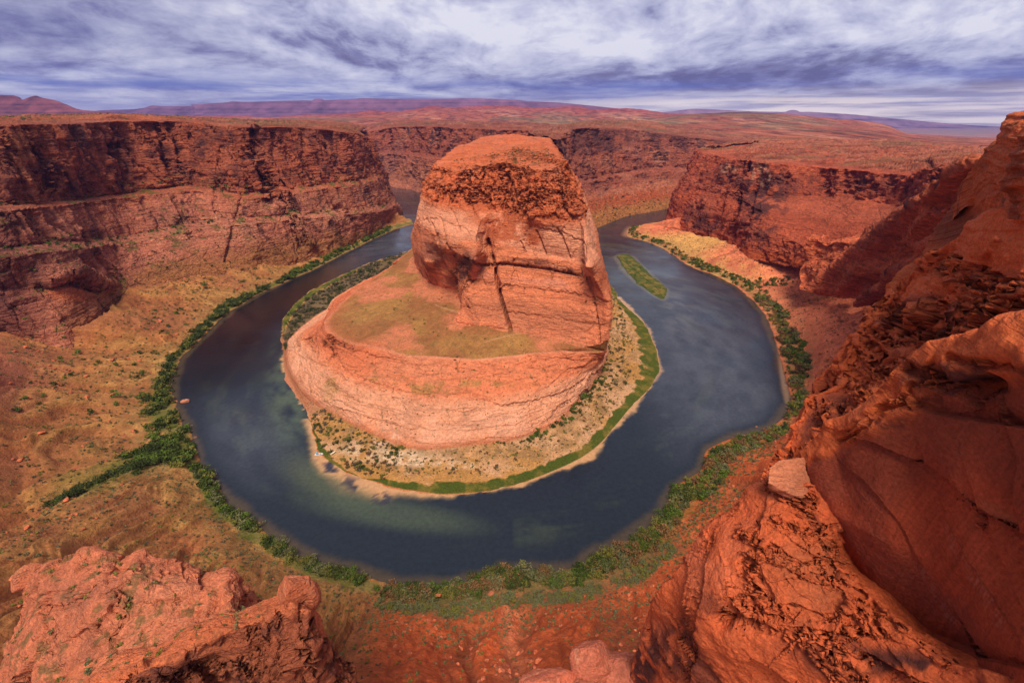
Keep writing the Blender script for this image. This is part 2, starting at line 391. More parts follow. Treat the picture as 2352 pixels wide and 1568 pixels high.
# ------------------------------------------------------------------ outer bank and talus aprons
def T_(*cols, sh=-4.0):
    """columns of (shore, ...) points -> rows, with one more row under the water"""
    rows = [list(r) for r in zip(*cols)]
    under = []
    for a, b in zip(rows[0], rows[1]):
        dx, dy = a[0]-b[0], a[1]-b[1]; L = math.hypot(dx, dy)+1e-6
        under.append((a[0]+dx/L*9, a[1]+dy/L*9, sh))
    return [under]+rows
tal = [
 (p(950,515,0), p(945,505,3), p(930,497,10), p(915,490,22), p(905,470,32)),
 (p(900,530,0), p(893,523,3), p(885,518,10), p(875,512,17), p(870,500,26)),
 (p(850,553,0), p(842,547,3), p(835,540,8), p(830,530,17), p(825,515,28)),
 (p(800,578,0), p(790,573,3), p(780,565,10), p(765,550,20), p(755,530,33)),
 (p(740,610,0), p(725,605,4), p(700,590,15), p(680,575,26), p(665,555,38)),
 (p(680,637,0), p(660,635,4), p(620,620,20), p(580,600,36), p(550,580,49)),
 (p(600,675,0), p(575,672,4), p(510,655,22), p(440,632,36), p(390,604,51)),
 (p(538,710,0), p(505,705,4), p(440,692,22), p(370,682,31), p(305,668,42)),
 (p(470,770,0), p(445,765,4), p(385,768,18), p(300,768,27), p(205,758,40)),
 (p(415,825,0), p(385,830,4), p(280,805,22), p(130,790,37), p(0,768,54)),
 (p(399,872,0), p(365,880,4), p(230,880,25), p(60,870,50), p(-120,860,90)),
 (p(396,925,0), p(340,945,5), p(200,950,20), p(30,970,42), p(-200,960,85)),
 (p(439,1000,0), p(390,1015,4), p(270,1075,9), p(60,1170,22), p(-200,1230,60)),
 (p(461,1073,0), p(420,1070,12), p(300,1110,36), p(130,1200,56), p(-100,1300,90)),
 (p(520,1143,0), p(480,1160,5), p(380,1200,28), p(220,1290,55), p(0,1400,95)),
 (p(600,1215,0), p(570,1240,5), p(480,1290,28), p(350,1390,60), p(200,1500,100)),
 (p(720,1290,0), p(700,1320,5), p(640,1390,25), p(560,1480,60), p(480,1600,100)),
 (p(824,1314,0), p(815,1350,5), p(780,1420,20), p(740,1520,50), p(700,1650,100)),
 (p(915,1344,0), p(905,1385,5), p(880,1440,22), p(860,1530,55), p(840,1650,100)),
 (p(1032,1344,0), p(1030,1390,5), p(1020,1450,25), p(1010,1530,55), p(1000,1650,100)),
 (p(1149,1311,0), p(1150,1365,5), p(1155,1430,22), p(1160,1510,50), p(1165,1650,100)),
 (p(1296,1305,0), p(1300,1360,5), p(1320,1430,25), p(1340,1500,50), p(1370,1640,100)),
 (p(1400,1262,0), p(1430,1320,5), p(1470,1380,25), p(1520,1430,50), p(1600,1560,110)),
 (p(1516,1190,0), p(1550,1230,5), p(1610,1270,25), p(1680,1300,55), p(1800,1380,110)),
 (p(1545,1120,0), p(1610,1150,5), p(1680,1170,25), p(1740,1190,50), p(1850,1250,100)),
 (p(1610,1078,0), p(1650,1110,5), p(1720,1120,25), p(1780,1130,50), p(1900,1150,100)),
 (p(1626,1031,0), p(1670,1060,5), p(1740,1070,22), p(1820,1050,50), p(1950,1050,100)),
 (p(1693,1000,0), p(1720,1030,5), p(1780,1040,22), p(1860,1000,50), p(1980,980,100)),
 (p(1772,980,0), p(1795,1000,5), p(1830,990,20), p(1900,950,45), p(2010,890,100)),
 (p(1817,925,0), p(1850,905,5), p(1890,880,22), p(1960,840,50), p(2080,780,100)),
 (p(1788,818,0), p(1850,810,6), p(1890,780,26), p(1960,730,55), p(2060,660,100)),
 (p(1755,725,0), p(1800,720,6), p(1860,690,30), p(1930,660,55), p(2040,600,105)),
 (p(1701,665,0), p(1730,655,5), p(1800,650,15), p(1850,640,33), p(1900,600,52)),
 (p(1647,636,0), p(1665,625,5), p(1730,610,25), p(1800,590,36), p(1830,560,46)),
 (p(1585,611,0), p(1600,600,4), p(1640,585,20), p(1690,560,30), p(1720,540,39)),
 (p(1502,561,0), p(1530,560,4), p(1560,550,10), p(1590,548,14), p(1610,540,22)),
 (p(1440,542,0), p(1458,535,4), p(1500,530,8), p(1530,525,12), p(1545,520,25)),
 (p(1455,520,0), p(1475,516,4), p(1500,516,8), p(1525,515,12), p(1535,512,25)),
 (p(1535,507,0), p(1540,506,3), p(1545,506,8), p(1560,505,15), p(1580,500,30)),
 (w(640,1640,0), w(645,1635,3), w(650,1630,8), w(660,1620,15), w(680,1600,30)),
]
def t_ext(k, cl):
    a, b_ = cl[1], cl[4]; dx, dy = b_[0]-a[0], b_[1]-a[1]; L = math.hypot(dx, dy)+1e-6
    if k <= 12: return tuple(cl)+(bk(b_, 45, 30),)
    e, dz = (42, -6) if k <= 12 else ((90, 45) if 13 <= k <= 29 else (25, -35))
    return tuple(cl)+((b_[0]+dx/L*e, b_[1]+dy/L*e, b_[2]+dz),)
T = Patch(T_(*[t_ext(k, q) for k, q in enumerate(tal)]), du=2.0, dv=1.9, umax=60, vmax=130, smooth=6)
if np.mean(T.N[..., 2]) < 0: T.flip = True; T.refresh()
x, y, z = T.xyz(); R_ = T.r-1
up = sm(0.7, 2.2, R_)
# rills running down the slope, fan lobes, small terraces
rill = fbm(T.c*1.0+0.35*fbm(x, y, None, 60, 3, 301), R_*0.16, None, 0.36, 4, 303, 0.55)
left0 = sm(18.6, 16.8, T.c)
lobe = vn(T.c*0.9, R_*0.2, None, 307)-0.5
T.P[..., 2] += (((.42-np.abs(rill))*17-6)*up*left0+rill*9*up*(1-left0)+lobe*24*sm(1.0, 2.6, R_)+fbm(x, y, z, 22, 5, 309, 0.55)*1.7*sm(-0.2, 1.2, R_)+1.2*np.abs(fbm(x, y, None, 9, 3, 311))*up)
shw = fbm(x, y, None, 14, 4, 313)*2.6+fbm(x, y, None, 55, 2, 315)*3.5     # ragged shoreline
edge = np.exp(-((R_)/0.5)**2)
T.P[..., 0] += shw*edge; T.P[..., 1] += shw*edge*0.6
T.refresh()
x, y, z = T.xyz()
nz = fbm(x, y, z, 40, 5, 321, 0.6); nf = fbm(x, y, z, 5, 4, 323, 0.7); nm = fbm(x, y, z, 14, 4, 325, 0.6)
left = sm(18.6, 16.8, T.c)                                   # golden grassy slopes on the left bank
right = sm(27, 30, T.c)
base = lerp3(np.broadcast_to(SOIL, T.P.shape), TAN*0.76, left)
base = lerp3(base, C3(.64, .18, .085), right)
base = lerp3(base, RED*1.05, sm(-0.15, 0.45, nz+0.35*sm(2.2, 3.6, R_)-0.1)*left*0.35)
base = lerp3(base, TANB, sm(0.0, 0.35, nm-0.2*nz)*sm(2.6, 0.9, R_)*0.7*np.maximum(left, 0.12))
base = lerp3(base, C3(.27, .085, .035), np.where(left > .5, sm(.12, .40, np.abs(rill)), sm(-0.1, 0.4, -rill))*up*0.6)
base = lerp3(base, TANB*1.1, sm(35.7, 35, T.c)*sm(33.8, 34.6, T.c)*sm(0.9, 1.2, R_)*0.95)     # sandy terrace
base = lerp3(base, TANB, sm(31.6, 33, T.c)*sm(2.6, 1.0, R_)*sm(-0.2, 0.3, nm)*0.8)
gully_pale = np.exp(-((T.c-20.1-0.25*nm)/0.16)**2)*sm(0.8, 1.5, R_)
base = lerp3(base, C3(.66, .20, .085), gully_pale*0.8)
base *= (1+0.55*nf+0.30*nm)[..., None]
bush = sm(0.05, 0.3, R_)*sm(1.15, 0.75, R_+0.45*nm)
bush = np.maximum(bush, np.exp(-((T.c-12.3-0.25*nm)/0.42)**2)*sm(0.0, 0.4, R_)*sm(2.85, 2.5, R_))     # green side gully
base = lerp3(base, lerp3(np.broadcast_to(GREEN*0.8, T.P.shape), OLIVE, sm(-0.3, 0.3, nm)), bush*np.interp(T.c, [0, 16, 22, 24, 36], [.85, .85, .6, .45, .5]))
base = lerp3(base, C3(.15, .125, .05), sm(0.0, 0.25, nf)*sm(2.0, 1.2, R_)*0.55)
base = lerp3(base, SAGE, sm(17.5, 18.2, T.c)*sm(23.2, 22.2, T.c)*sm(1.55, 1.15, R_+0.5*nm)*0.5)
base = lerp3(base, C3(.09, .055, .03), sm(0.10, -0.02, R_))
base = lerp3(base, C3(.30, .115, .05), sm(.0, .4, fbm(x, y, z, 75, 4, 327, .6))*left*up*.6)
base = lerp3(base, C3(.33, .10, .06), np.exp(-((T.c-9.9)/.7)**2)*sm(2.2, 3.4, R_+.4*nm)*.8)
T.col = base.astype(np.float32); T.rock = (0.25*sm(1.5, 3.0, R_)).astype(np.float32)

# ------------------------------------------------------------------ the long wall across the river on the left
lc = [
 (p(-250,790,60), d(-250,600,520), d(-250,585,545), d(-250,490,560), d(-250,480,580), d(-250,380,590), d(-250,284,600), d(-250,275,750), d(-250,268,1500)),
 (p(0,790,45), d(0,590,560), d(0,570,590), d(0,484,604), d(0,472,628), d(0,370,640), d(0,283,650), d(0,272,800), d(0,266,1500)),
 (p(150,782,45), d(135,575,630), d(135,555,672), d(140,472,700), d(140,461,726), d(145,370,735), d(145,283,750), d(140,268,950), d(140,262,1600)),
 (p(285,705,38), d(290,560,795), d(290,543,820), d(290,453,845), d(290,443,872), d(290,360,880), d(290,277,890), d(288,264,1000), d(290,262,1700)),
 (p(425,640,42), d(440,530,880), d(440,512,905), d(440,437,930), d(440,427,957), d(440,350,965), d(440,279,975), d(440,273,1100), d(440,268,2000)),
 (p(555,605,45), d(560,515,930), d(560,500,950), d(560,456,962), d(560,445,988), d(565,360,1000), d(570,290,1010), d(570,282,1150), d(570,274,2200)),
 (p(680,580,35), d(680,505,1035), d(680,492,1055), d(690,441,1080), d(692,430,1103), d(690,350,1120), d(685,292,1130), d(690,285,1300), d(690,276,2300)),
 (p(790,560,15), d(795,493,1175), d(797,480,1198), d(800,426,1220), d(800,415,1243), d(800,355,1255), d(800,303,1265), d(790,293,1450), d(790,282,2400)),
 (p(888,524,-2), d(893,482,1395), d(890,470,1420), d(877,411,1430), d(872,400,1452), d(857,352,1455), d(840,313,1455), d(815,299,1600), d(830,287,2500)),
 (w(-400,1760,-2), d(912,462,1600), d(908,452,1620), d(888,414,1620), d(884,405,1640), d(864,362,1600), d(848,328,1580), d(825,305,1750), d(840,291,2600)),
 (w(-560,2030,-2), w(-590,2010,60), w(-600,2000,70), w(-620,1990,130), w(-628,1980,135), w(-650,1960,190), w(-670,1940,235), w(-720,1950,245), w(-900,2700,255)),
]
lc = [((q[0][0], q[0][1], q[0][2]-28),)+tuple(q[1:]) for q in lc]
Lw = Patch([list(r) for r in zip(*lc)], du=1.9, dv=1.7, umax=170, vmax=120, smooth=3)
if np.mean(Lw.N[..., 2]) < 0: Lw.flip = True; Lw.refresh()
_pp = (Lw.px*.87-Lw.py*.50); _al = (Lw.px*.50+Lw.py*.87)
_rb = vn(_pp/16+1.5*vn(_pp/60, _al/90, None, 1203), _al/210, None, 1201)+.5*vn(_pp/6.5, _al/90, None, 1205)-.75
Lw.move(9*_rb*sm(.8, 1.2, Lw.r)*sm(6.1, 5.8, Lw.r)*sm(.1, .4, Lw.steep)); Lw.refresh()
rockify(Lw, 1.0, butt=13, bscale=95, strata=5, th=17, crack=10, cscale=38, rough=4.0, seed=101, facet=3.0, mask=1-.5*sm(3.4, 3.0, Lw.r)*sm(1.2, 2.0, Lw.c))
for pts, wd, dp in (
    [[(590,290),(585,340),(600,400),(622,460)], 9, 26],
    [[(622,400),(660,470),(700,560)], 10, 20],
    [[(555,450),(535,520),(520,600)], 4, 10],
    [[(265,290),(262,350),(278,440)], 4, 12],
    [[(360,285),(378,350),(385,380)], 4, 12],
    [[(385,285),(410,345),(412,370)], 5, 14],
    [[(400,450),(420,500),(440,545)], 4, 9],
    [[(100,660),(160,645),(225,665)], 9, 14],
    [[(190,540),(240,600),(280,640)], 8, 12],
    [[(695,310),(700,380),(720,430)], 4, 8],
    [[(780,480),(800,490),(815,505)], 7, 12],
    [[(750,330),(790,400)], 4, 9], [[(630,300),(640,380)], 4, 8], [[(500,420),(490,470),(505,520)], 4, 8]):
    groove(Lw, pts, wd, dp)
blocks(Lw, 38, 8, sm(.1, .4, Lw.steep)*sm(.6, .9, Lw.r)*sm(6.1, 5.8, Lw.r)*(1-.6*sm(3.4, 3.0, Lw.r)), 2.6, .9, 3)
blocks(Lw, 14, 2.0, sm(.1, .4, Lw.steep)*sm(.6, .9, Lw.r)*sm(6.1, 5.8, Lw.r)*(1-.7*sm(3.4, 3.0, Lw.r)), 1.4, .8, 4)
swell(Lw, [(640,420),(680,500),(715,560)], 12, 14)
swell(Lw, [(110,640),(170,620),(240,655)], 14, 14); Lw.refresh()
x, y, z = Lw.xyz()
hl = Lw.r
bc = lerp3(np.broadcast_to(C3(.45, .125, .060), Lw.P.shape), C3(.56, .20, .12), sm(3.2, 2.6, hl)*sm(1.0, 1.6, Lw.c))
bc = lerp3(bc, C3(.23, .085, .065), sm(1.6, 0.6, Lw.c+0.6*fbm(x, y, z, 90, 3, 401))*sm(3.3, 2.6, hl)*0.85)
bc = lerp3(bc, C3(.43, .12, .055), sm(5.8, 6.2, hl))
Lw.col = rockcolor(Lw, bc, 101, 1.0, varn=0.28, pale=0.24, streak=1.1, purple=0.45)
x, y, z = Lw.xyz(); nn = fbm(x, y, z, 30, 5, 403, 0.6)
up_ = sm(3.9, 4.3, hl)*sm(6.1, 5.7, hl)
put(Lw, VARN_SHADE*1.7, sm(0.0, 0.35, nn+0.2*fbm(x, y, z*0.1, 14, 4, 405)-.08)*up_, 0.6)
for cx, cy, rx, ry, a in ((50,420,75,58,0),(45,350,50,45,0)):
    put(Lw, C3(.46, .17, .085), Lw.blob(cx, cy, rx, ry, a, 0.25)*sm(0.35, -0.1, nn), 0.8)
for cx, cy, rx, ry, a in ((585,345,12,60,4),(112,350,30,55,0),(290,330,60,40,0),(170,440,60,25,0),(90,500,120,22,-8),(75,610,140,60,10),(430,330,60,30,0),(700,330,25,35,0)):
    put(Lw, VARN_SHADE*1.5, Lw.blob(cx, cy, rx, ry, a, 0.6)*sm(-0.25, 0.25, nn+0.3*fbm(x, y, z*0.12, 10, 3, 411)), 0.5)
for cx, cy, rx, ry, a in ((560,485,140,14,-9),(840,420,55,30,20),(800,500,90,50,10),(480,540,160,50,0),(700,500,60,45,0)):
    put(Lw, PALE*0.82, Lw.blob(cx, cy, rx, ry, a, 0.5)*sm(-0.1, 0.4, -nn), 0.6)
put(Lw, C3(.62, .17, .07), Lw.blob(165, 672, 55, 20, 8, 0.4), 0.8)
put(Lw, GREEN*0.9, sm(0.12, 0.32, fbm(x, y, z, 16, 4, 421, 0.6))*sm(0.42, 0.2, Lw.steep)*sm(4.6, 4.2, hl), 0.8)
put(Lw, C3(.17, .16, .06), sm(0.1, 0.3, fbm(x, y, z, 60, 5, 423, 0.7))*sm(6.2, 6.7, hl), 0.65)
foot = sm(0.75, 0.35, hl+0.25*nn)
put(Lw, TAN*0.85, foot*sm(1.5, 3.0, Lw.c), 0.7)

# ------------------------------------------------------------------ far walls left and right of the neck
dc = []
for px, pyb, pyr, tb in ((700,405,292,2500),(780,408,292,2420),(833,410,303,2350),(896,417,293,2280),(941,424,290,2180),(973,434,290,2080),(1020,450,291,1950),(1090,480,294,1800),(1140,490,297,1700),(1200,495,298,1640),(1262,500,299,1600)):
    y0 = pyb; g = lambda k: y0+(pyr-y0)*k
    dc.append((d(px, y0+14, tb*0.985), d(px, y0, tb), d(px, g(.12), tb+30), d(px, g(.50), tb+60), d(px, g(.56), tb+85), d(px, g(1), tb+120), d(px, pyr-8, tb+450), d(px, pyr-16, tb+1400)))
Dw = Patch([list(r) for r in zip(*dc)], du=1.8, dv=1.6, smooth=1, umax=90)
if np.mean(Dw.N[..., 2]) < 0: Dw.flip = True; Dw.refresh()
rockify(Dw, 1.3, butt=12, bscale=90, strata=4, th=18, crack=10, cscale=42, rough=5, seed=131, facet=4)
blocks(Dw, 40, 11, sm(.1, .4, Dw.steep), 2.4, .9, 5)
for pts, wd, dp in ([[(930,412),(940,398),(952,412)], 4, 16], [[(893,300),(900,360)], 4, 18], [[(1005,300),(1000,340)], 5, 18], [[(955,296),(960,350)], 3, 14]): groove(Dw, pts, wd, dp)
def tops(A, r0, r1, amp, lam, seed, dark=.45, asp=.35):
    x, y, z = A.xyz(); m = sm(r0, r1, A.r)
    f = fbm(x*.5, y, None, lam, 5, seed, .55); q = 30+60*f
    s_ = strata_fn(q, seed+3, 9.0)
    A.P[..., 2] += m*amp*(s_-.5); A.refresh()
    A._top = (m, s_, fbm(x*.5, y, None, lam*.35, 5, seed+7, .6), fbm(x*.4, y, None, lam*1.6, 5, seed+9, .6))
def topcol(A, dark=.5, green=.5):
    m, s_, n, g_ = A._top
    put(A, C3(.62, .25, .14), m*sm(.55, .8, s_), .6)
    put(A, C3(.15, .04, .022), m*sm(.0, .3, n), dark+.15)  # dark streaks stand in for the shadow lines of low ledges
    put(A, C3(.17, .15, .06), m*sm(.05, .35, g_-.3*n), green)
tops(Dw, 5.0, 5.4, 14, 120, 2001)
Dw.col = rockcolor(Dw, lerp3(np.broadcast_to(C3(.40, .105, .055), Dw.P.shape), C3(.47, .16, .09), sm(3.6, 2.2, Dw.r)), 131, 1.3, varn=0.52, pale=0.25, purple=0.45)
ec = [(w(170,1330,-3), w(160,1335,40), w(150,1340,75), w(145,1345,120), w(140,1350,130), w(135,1355,180), w(125,1370,250), w(60,1500,256), w(60,2300,258))]
for px, pyb, pyt, pyr, tb, tr in ((1340,535,452,297,1340,1560),(1378,518,446,293,1420,1640),(1440,503,432,294,1560,1800),(1490,498,426,296,1620,1850),(1535,493,418,303,1680,1900),(1600,490,420,312,1740,1950),(1680,488,420,321,1800,2050),(1780,486,420,326,1850,2150),(1900,486,420,330,1900,2250)):
    ec.append((d(px, pyb+6, tb-12), d(px-14, (pyb+pyt)/2, tb+35), d(px-24, pyt, tb+70), d(px-26, pyt-26, tb+85), d(px-27, pyt-34, tb+110), d(px-28, (pyt-34+pyr)/2, tb+130), d(px-30, pyr, tr-60), d(px-20, pyr-10, tr+260), d(px, pyr-17, tr+1200)))
Ew = Patch([list(r) for r in zip(*ec)], du=1.8, dv=1.6, smooth=2, umax=100)
if np.mean(Ew.N[..., 2]) < 0: Ew.flip = True; Ew.refresh()
rockify(Ew, 1.2, butt=13, bscale=80, strata=4.5, th=18, crack=9, cscale=36, rough=5, seed=151, mask=sm(1.6, 2.3, Ew.r), facet=5)
blocks(Ew, 36, 11, sm(.1, .4, Ew.steep)*sm(2.6, 3.0, Ew.r), 2.0, .9, 6)
x, y, z = Ew.xyz()
Ew.col = rockcolor(Ew, lerp3(np.broadcast_to(C3(.40, .11, .06), Ew.P.shape), C3(.52, .17, .09), sm(2.6, 1.6, Ew.r)), 151, 1.2, varn=0.46, pale=0.3, purple=0.4)
put(Ew, SOIL*0.95, sm(2.1, 1.3, Ew.r+0.4*fbm(x, y, z, 25, 4, 431)), 0.8)
put(Ew, TAN, sm(1.2, 0.7, Ew.r+0.3*fbm(x, y, z, 15, 4, 433)), 0.7)
put(Ew, VARN_SHADE*1.6, sm(0.0, 0.35, fbm(x, y, z*.4, 40, 5, 435, .6)+0.2)*sm(4.8, 5.1, Ew.r)*sm(6.1, 5.8, Ew.r), 0.65)

tops(Ew, 6.0, 6.4, 14, 120, 2011); tops(Lw, 6.0, 6.3, 11, 90, 2021)
topcol(Dw); topcol(Ew); topcol(Lw)
# ------------------------------------------------------------------ promontory on the right
fc = [
 (w(600,1750,0), w(605,1740,60), w(610,1735,100), w(620,1725,120), w(640,1710,205), w(700,1700,215), w(1000,2000,220)),
 (p(1530,511,-2), d(1548,450,1470), d(1572,415,1470), d(1580,405,1478), d(1616,348,1485), d(1640,338,1650), d(1690,322,2300)),
 (p(1588,553,-4), d(1600,480,1300), d(1615,435,1320), d(1620,425,1332), d(1650,358,1350), d(1680,341,1560), d(1750,318,2300)),
 (p(1660,566,10), d(1665,500,1150), d(1680,450,1170), d(1683,440,1178), d(1705,366,1190), d(1740,345,1450), d(1820,318,2200)),
 (p(1715,592,30), d(1740,530,985), d(1760,490,1000), d(1775,450,1060), d(1770,373,1080), d(1800,350,1300), d(1900,320,2100)),
 (p(1800,608,40), d(1820,555,900), d(1840,520,920), d(1870,450,1020), d(1875,382,1040), d(1890,355,1250), d(1980,321,2000)),
 (p(1880,620,60), d(1900,570,810), d(1930,530,830), d(1970,455,920), d(1975,391,940), d(1990,361,1150), d(2070,324,1900)),
 (d(1980,610,715), d(2000,560,730), d(2030,525,740), d(2080,475,800), d(2085,401,820), d(2100,370,1000), d(2160,332,1800)),
 (d(2100,565,615), d(2120,525,630), d(2140,495,640), d(2165,450,680), d(2130,385,760), d(2160,365,900), d(2250,338,1700)),
 (d(2250,545,500), d(2255,500,520), d(2260,470,540), d(2280,430,580), d(2260,385,650), d(2290,368,800), d(2350,340,1600)),
 (d(2450,545,450), d(2450,500,470), d(2450,470,480), d(2450,430,520), d(2450,385,560), d(2450,368,800), d(2500,340,1600)),
]
Fw = Patch([list(r) for r in zip(*fc)], du=1.9, dv=1.7, smooth=3, umax=90)
if np.mean(Fw.N[..., 2]) < 0: Fw.flip = True; Fw.refresh()
rockify(Fw, 0.95, butt=9, bscale=75, strata=3.6, th=13, crack=7, cscale=40, rough=4.2, seed=171, facet=3)
blocks(Fw, 32, 7, sm(.12, .4, Fw.steep)*sm(4.1, 3.9, Fw.r), 2.0, .9, 7); blocks(Fw, 11, 1.2, sm(.12, .4, Fw.steep)*sm(4.1, 3.9, Fw.r), 1.2, .8, 8)
for pts, wd, dp in (
    [[(1716,362),(1700,420),(1690,480),(1680,545)], 7, 16], [[(1752,370),(1735,430),(1720,500)], 5, 12],
    [[(2123,372),(2150,400),(2160,440)], 9, 30], [[(1795,500),(1800,470),(1810,400)], 6, 9], [[(1885,400),(1900,440)], 10, 9], [[(1955,400),(1965,445)], 10, 9],
    [[(1920,480),(1965,482),(2010,478)], 3, 4], [[(1940,392),(1935,440)], 5, 8]): groove(Fw, pts, wd, dp)
tops(Fw, 4.0, 4.3, 13, 80, 2031)
x, y, z = Fw.xyz()
bc = lerp3(np.broadcast_to(C3(.52, .115, .05), Fw.P.shape), C3(.58, .145, .07), sm(2.1, 2.5, Fw.r)*sm(3.2, 2.9, Fw.r))
Fw.col = rockcolor(Fw, bc, 171, 0.95, varn=0.22, pale=0.12, purple=0.1)
nn = fbm(x, y, z, 30, 5, 441, 0.6); stv = fbm(x, y, z*0.1, 9, 4, 443)
for cx, cy, rx, ry, a, f in ((1755,450,55,75,15,0.85),(1680,400,60,25,0,0.6),(1600,500,35,30,0,0.7),(1640,520,40,25,0,0.6),(1860,425,60,22,0,0.55),(1980,420,60,16,0,0.4),(2060,430,70,25,0,0.4),(1740,520,40,30,0,0.7),(2170,420,30,30,0,0.6)):
    put(Fw, VARN_SHADE*1.4, Fw.blob(cx, cy, rx, ry, a, 0.5)*sm(-0.3, 0.15, nn+0.35*stv), f)
for cx, cy, rx, ry in ((1672,388,16,13),(1745,400,6,26),(1762,405,7,30),(1732,395,4,20)):
    put(Fw, C3(.62, .36, .24), Fw.blob(cx, cy, rx, ry, 0, 0.3)*sm(-0.35, 0.0, stv), 0.6)
put(Fw, C3(.17, .15, .06), sm(0.15, 0.4, fbm(x, y, z, 70, 5, 445, 0.7))*sm(5.0, 5.6, Fw.r), 0.5)
put(Fw, C3(.60, .28, .18), sm(0.1, 0.3, fbm(x, y, z*6, 30, 4, 447, 0.6))*sm(4.1, 4.4, Fw.r), 0.6)
put(Fw, SOIL, sm(0.5, 0.2, Fw.r+0.2*nn), 0.7)
topcol(Fw, .5, .45)

# ribbed slopes below the right rim
gc = [
 (p(1838,672,45), d(1832,622,775), d(1842,585,775), d(1868,548,760), d(1890,542,850)),
 (p(1900,680,55), d(1920,620,690), d(1930,580,690), d(1945,550,680), d(1960,545,780)),
 (p(1990,700,70), d(2000,630,590), d(2010,575,580), d(2030,522,560), d(2045,520,660)),
 (p(2050,705,80), d(2060,630,520), d(2075,560,510), d(2085,492,500), d(2100,492,600)),
 (p(2110,720,90), d(2110,620,450), d(2130,520,430), d(2144,452,420), d(2160,455,520)),
 (p(2210,720,100), d(2200,600,370), d(2200,480,360), d(2203,398,350), d(2230,405,450)),
 (p(2420,720,110), d(2400,600,300), d(2400,450,300), d(2330,330,300), d(2400,335,400)),
]
Gw = Patch([list(r) for r in zip(*gc)], du=1.8, dv=1.8, smooth=8, umax=100)
if np.mean(Gw.N[..., 2]) < 0: Gw.flip = True; Gw.refresh()
q = (Gw.px*0.62+Gw.py*0.80); x, y, z = Gw.xyz()
ribs = np.sin(q/17+2.2*fbm(x, y, z, 90, 3, 451))*0.6+np.sin(q/7.3+3*fbm(x, y, z, 50, 3, 453))*0.35
Gw.move(14*np.tanh(ribs*1.3)); Gw.refresh()
rockify(Gw, 0.7, butt=5, bscale=70, strata=2, th=9, crack=4, cscale=40, rough=2.2, seed=191, facet=1.5)
x, y, z = Gw.xyz()
blocks(Gw, 14, 2.4, sm(.05, .3, Gw.steep), 1.0, .9, 9)
Gw.col = rockcolor(Gw, C3(.80, .20, .085), 191, 0.8, varn=0.16, pale=0.12, purple=0.1)
put(Gw, VARN_SHADE*1.8, sm(0.0, 0.7, -ribs+0.6*fbm(x, y, z, 25, 4, 455)-0.2)*sm(1.2, 2.2, Gw.c), 0.35)  # shade between the ribs darkened into the colour

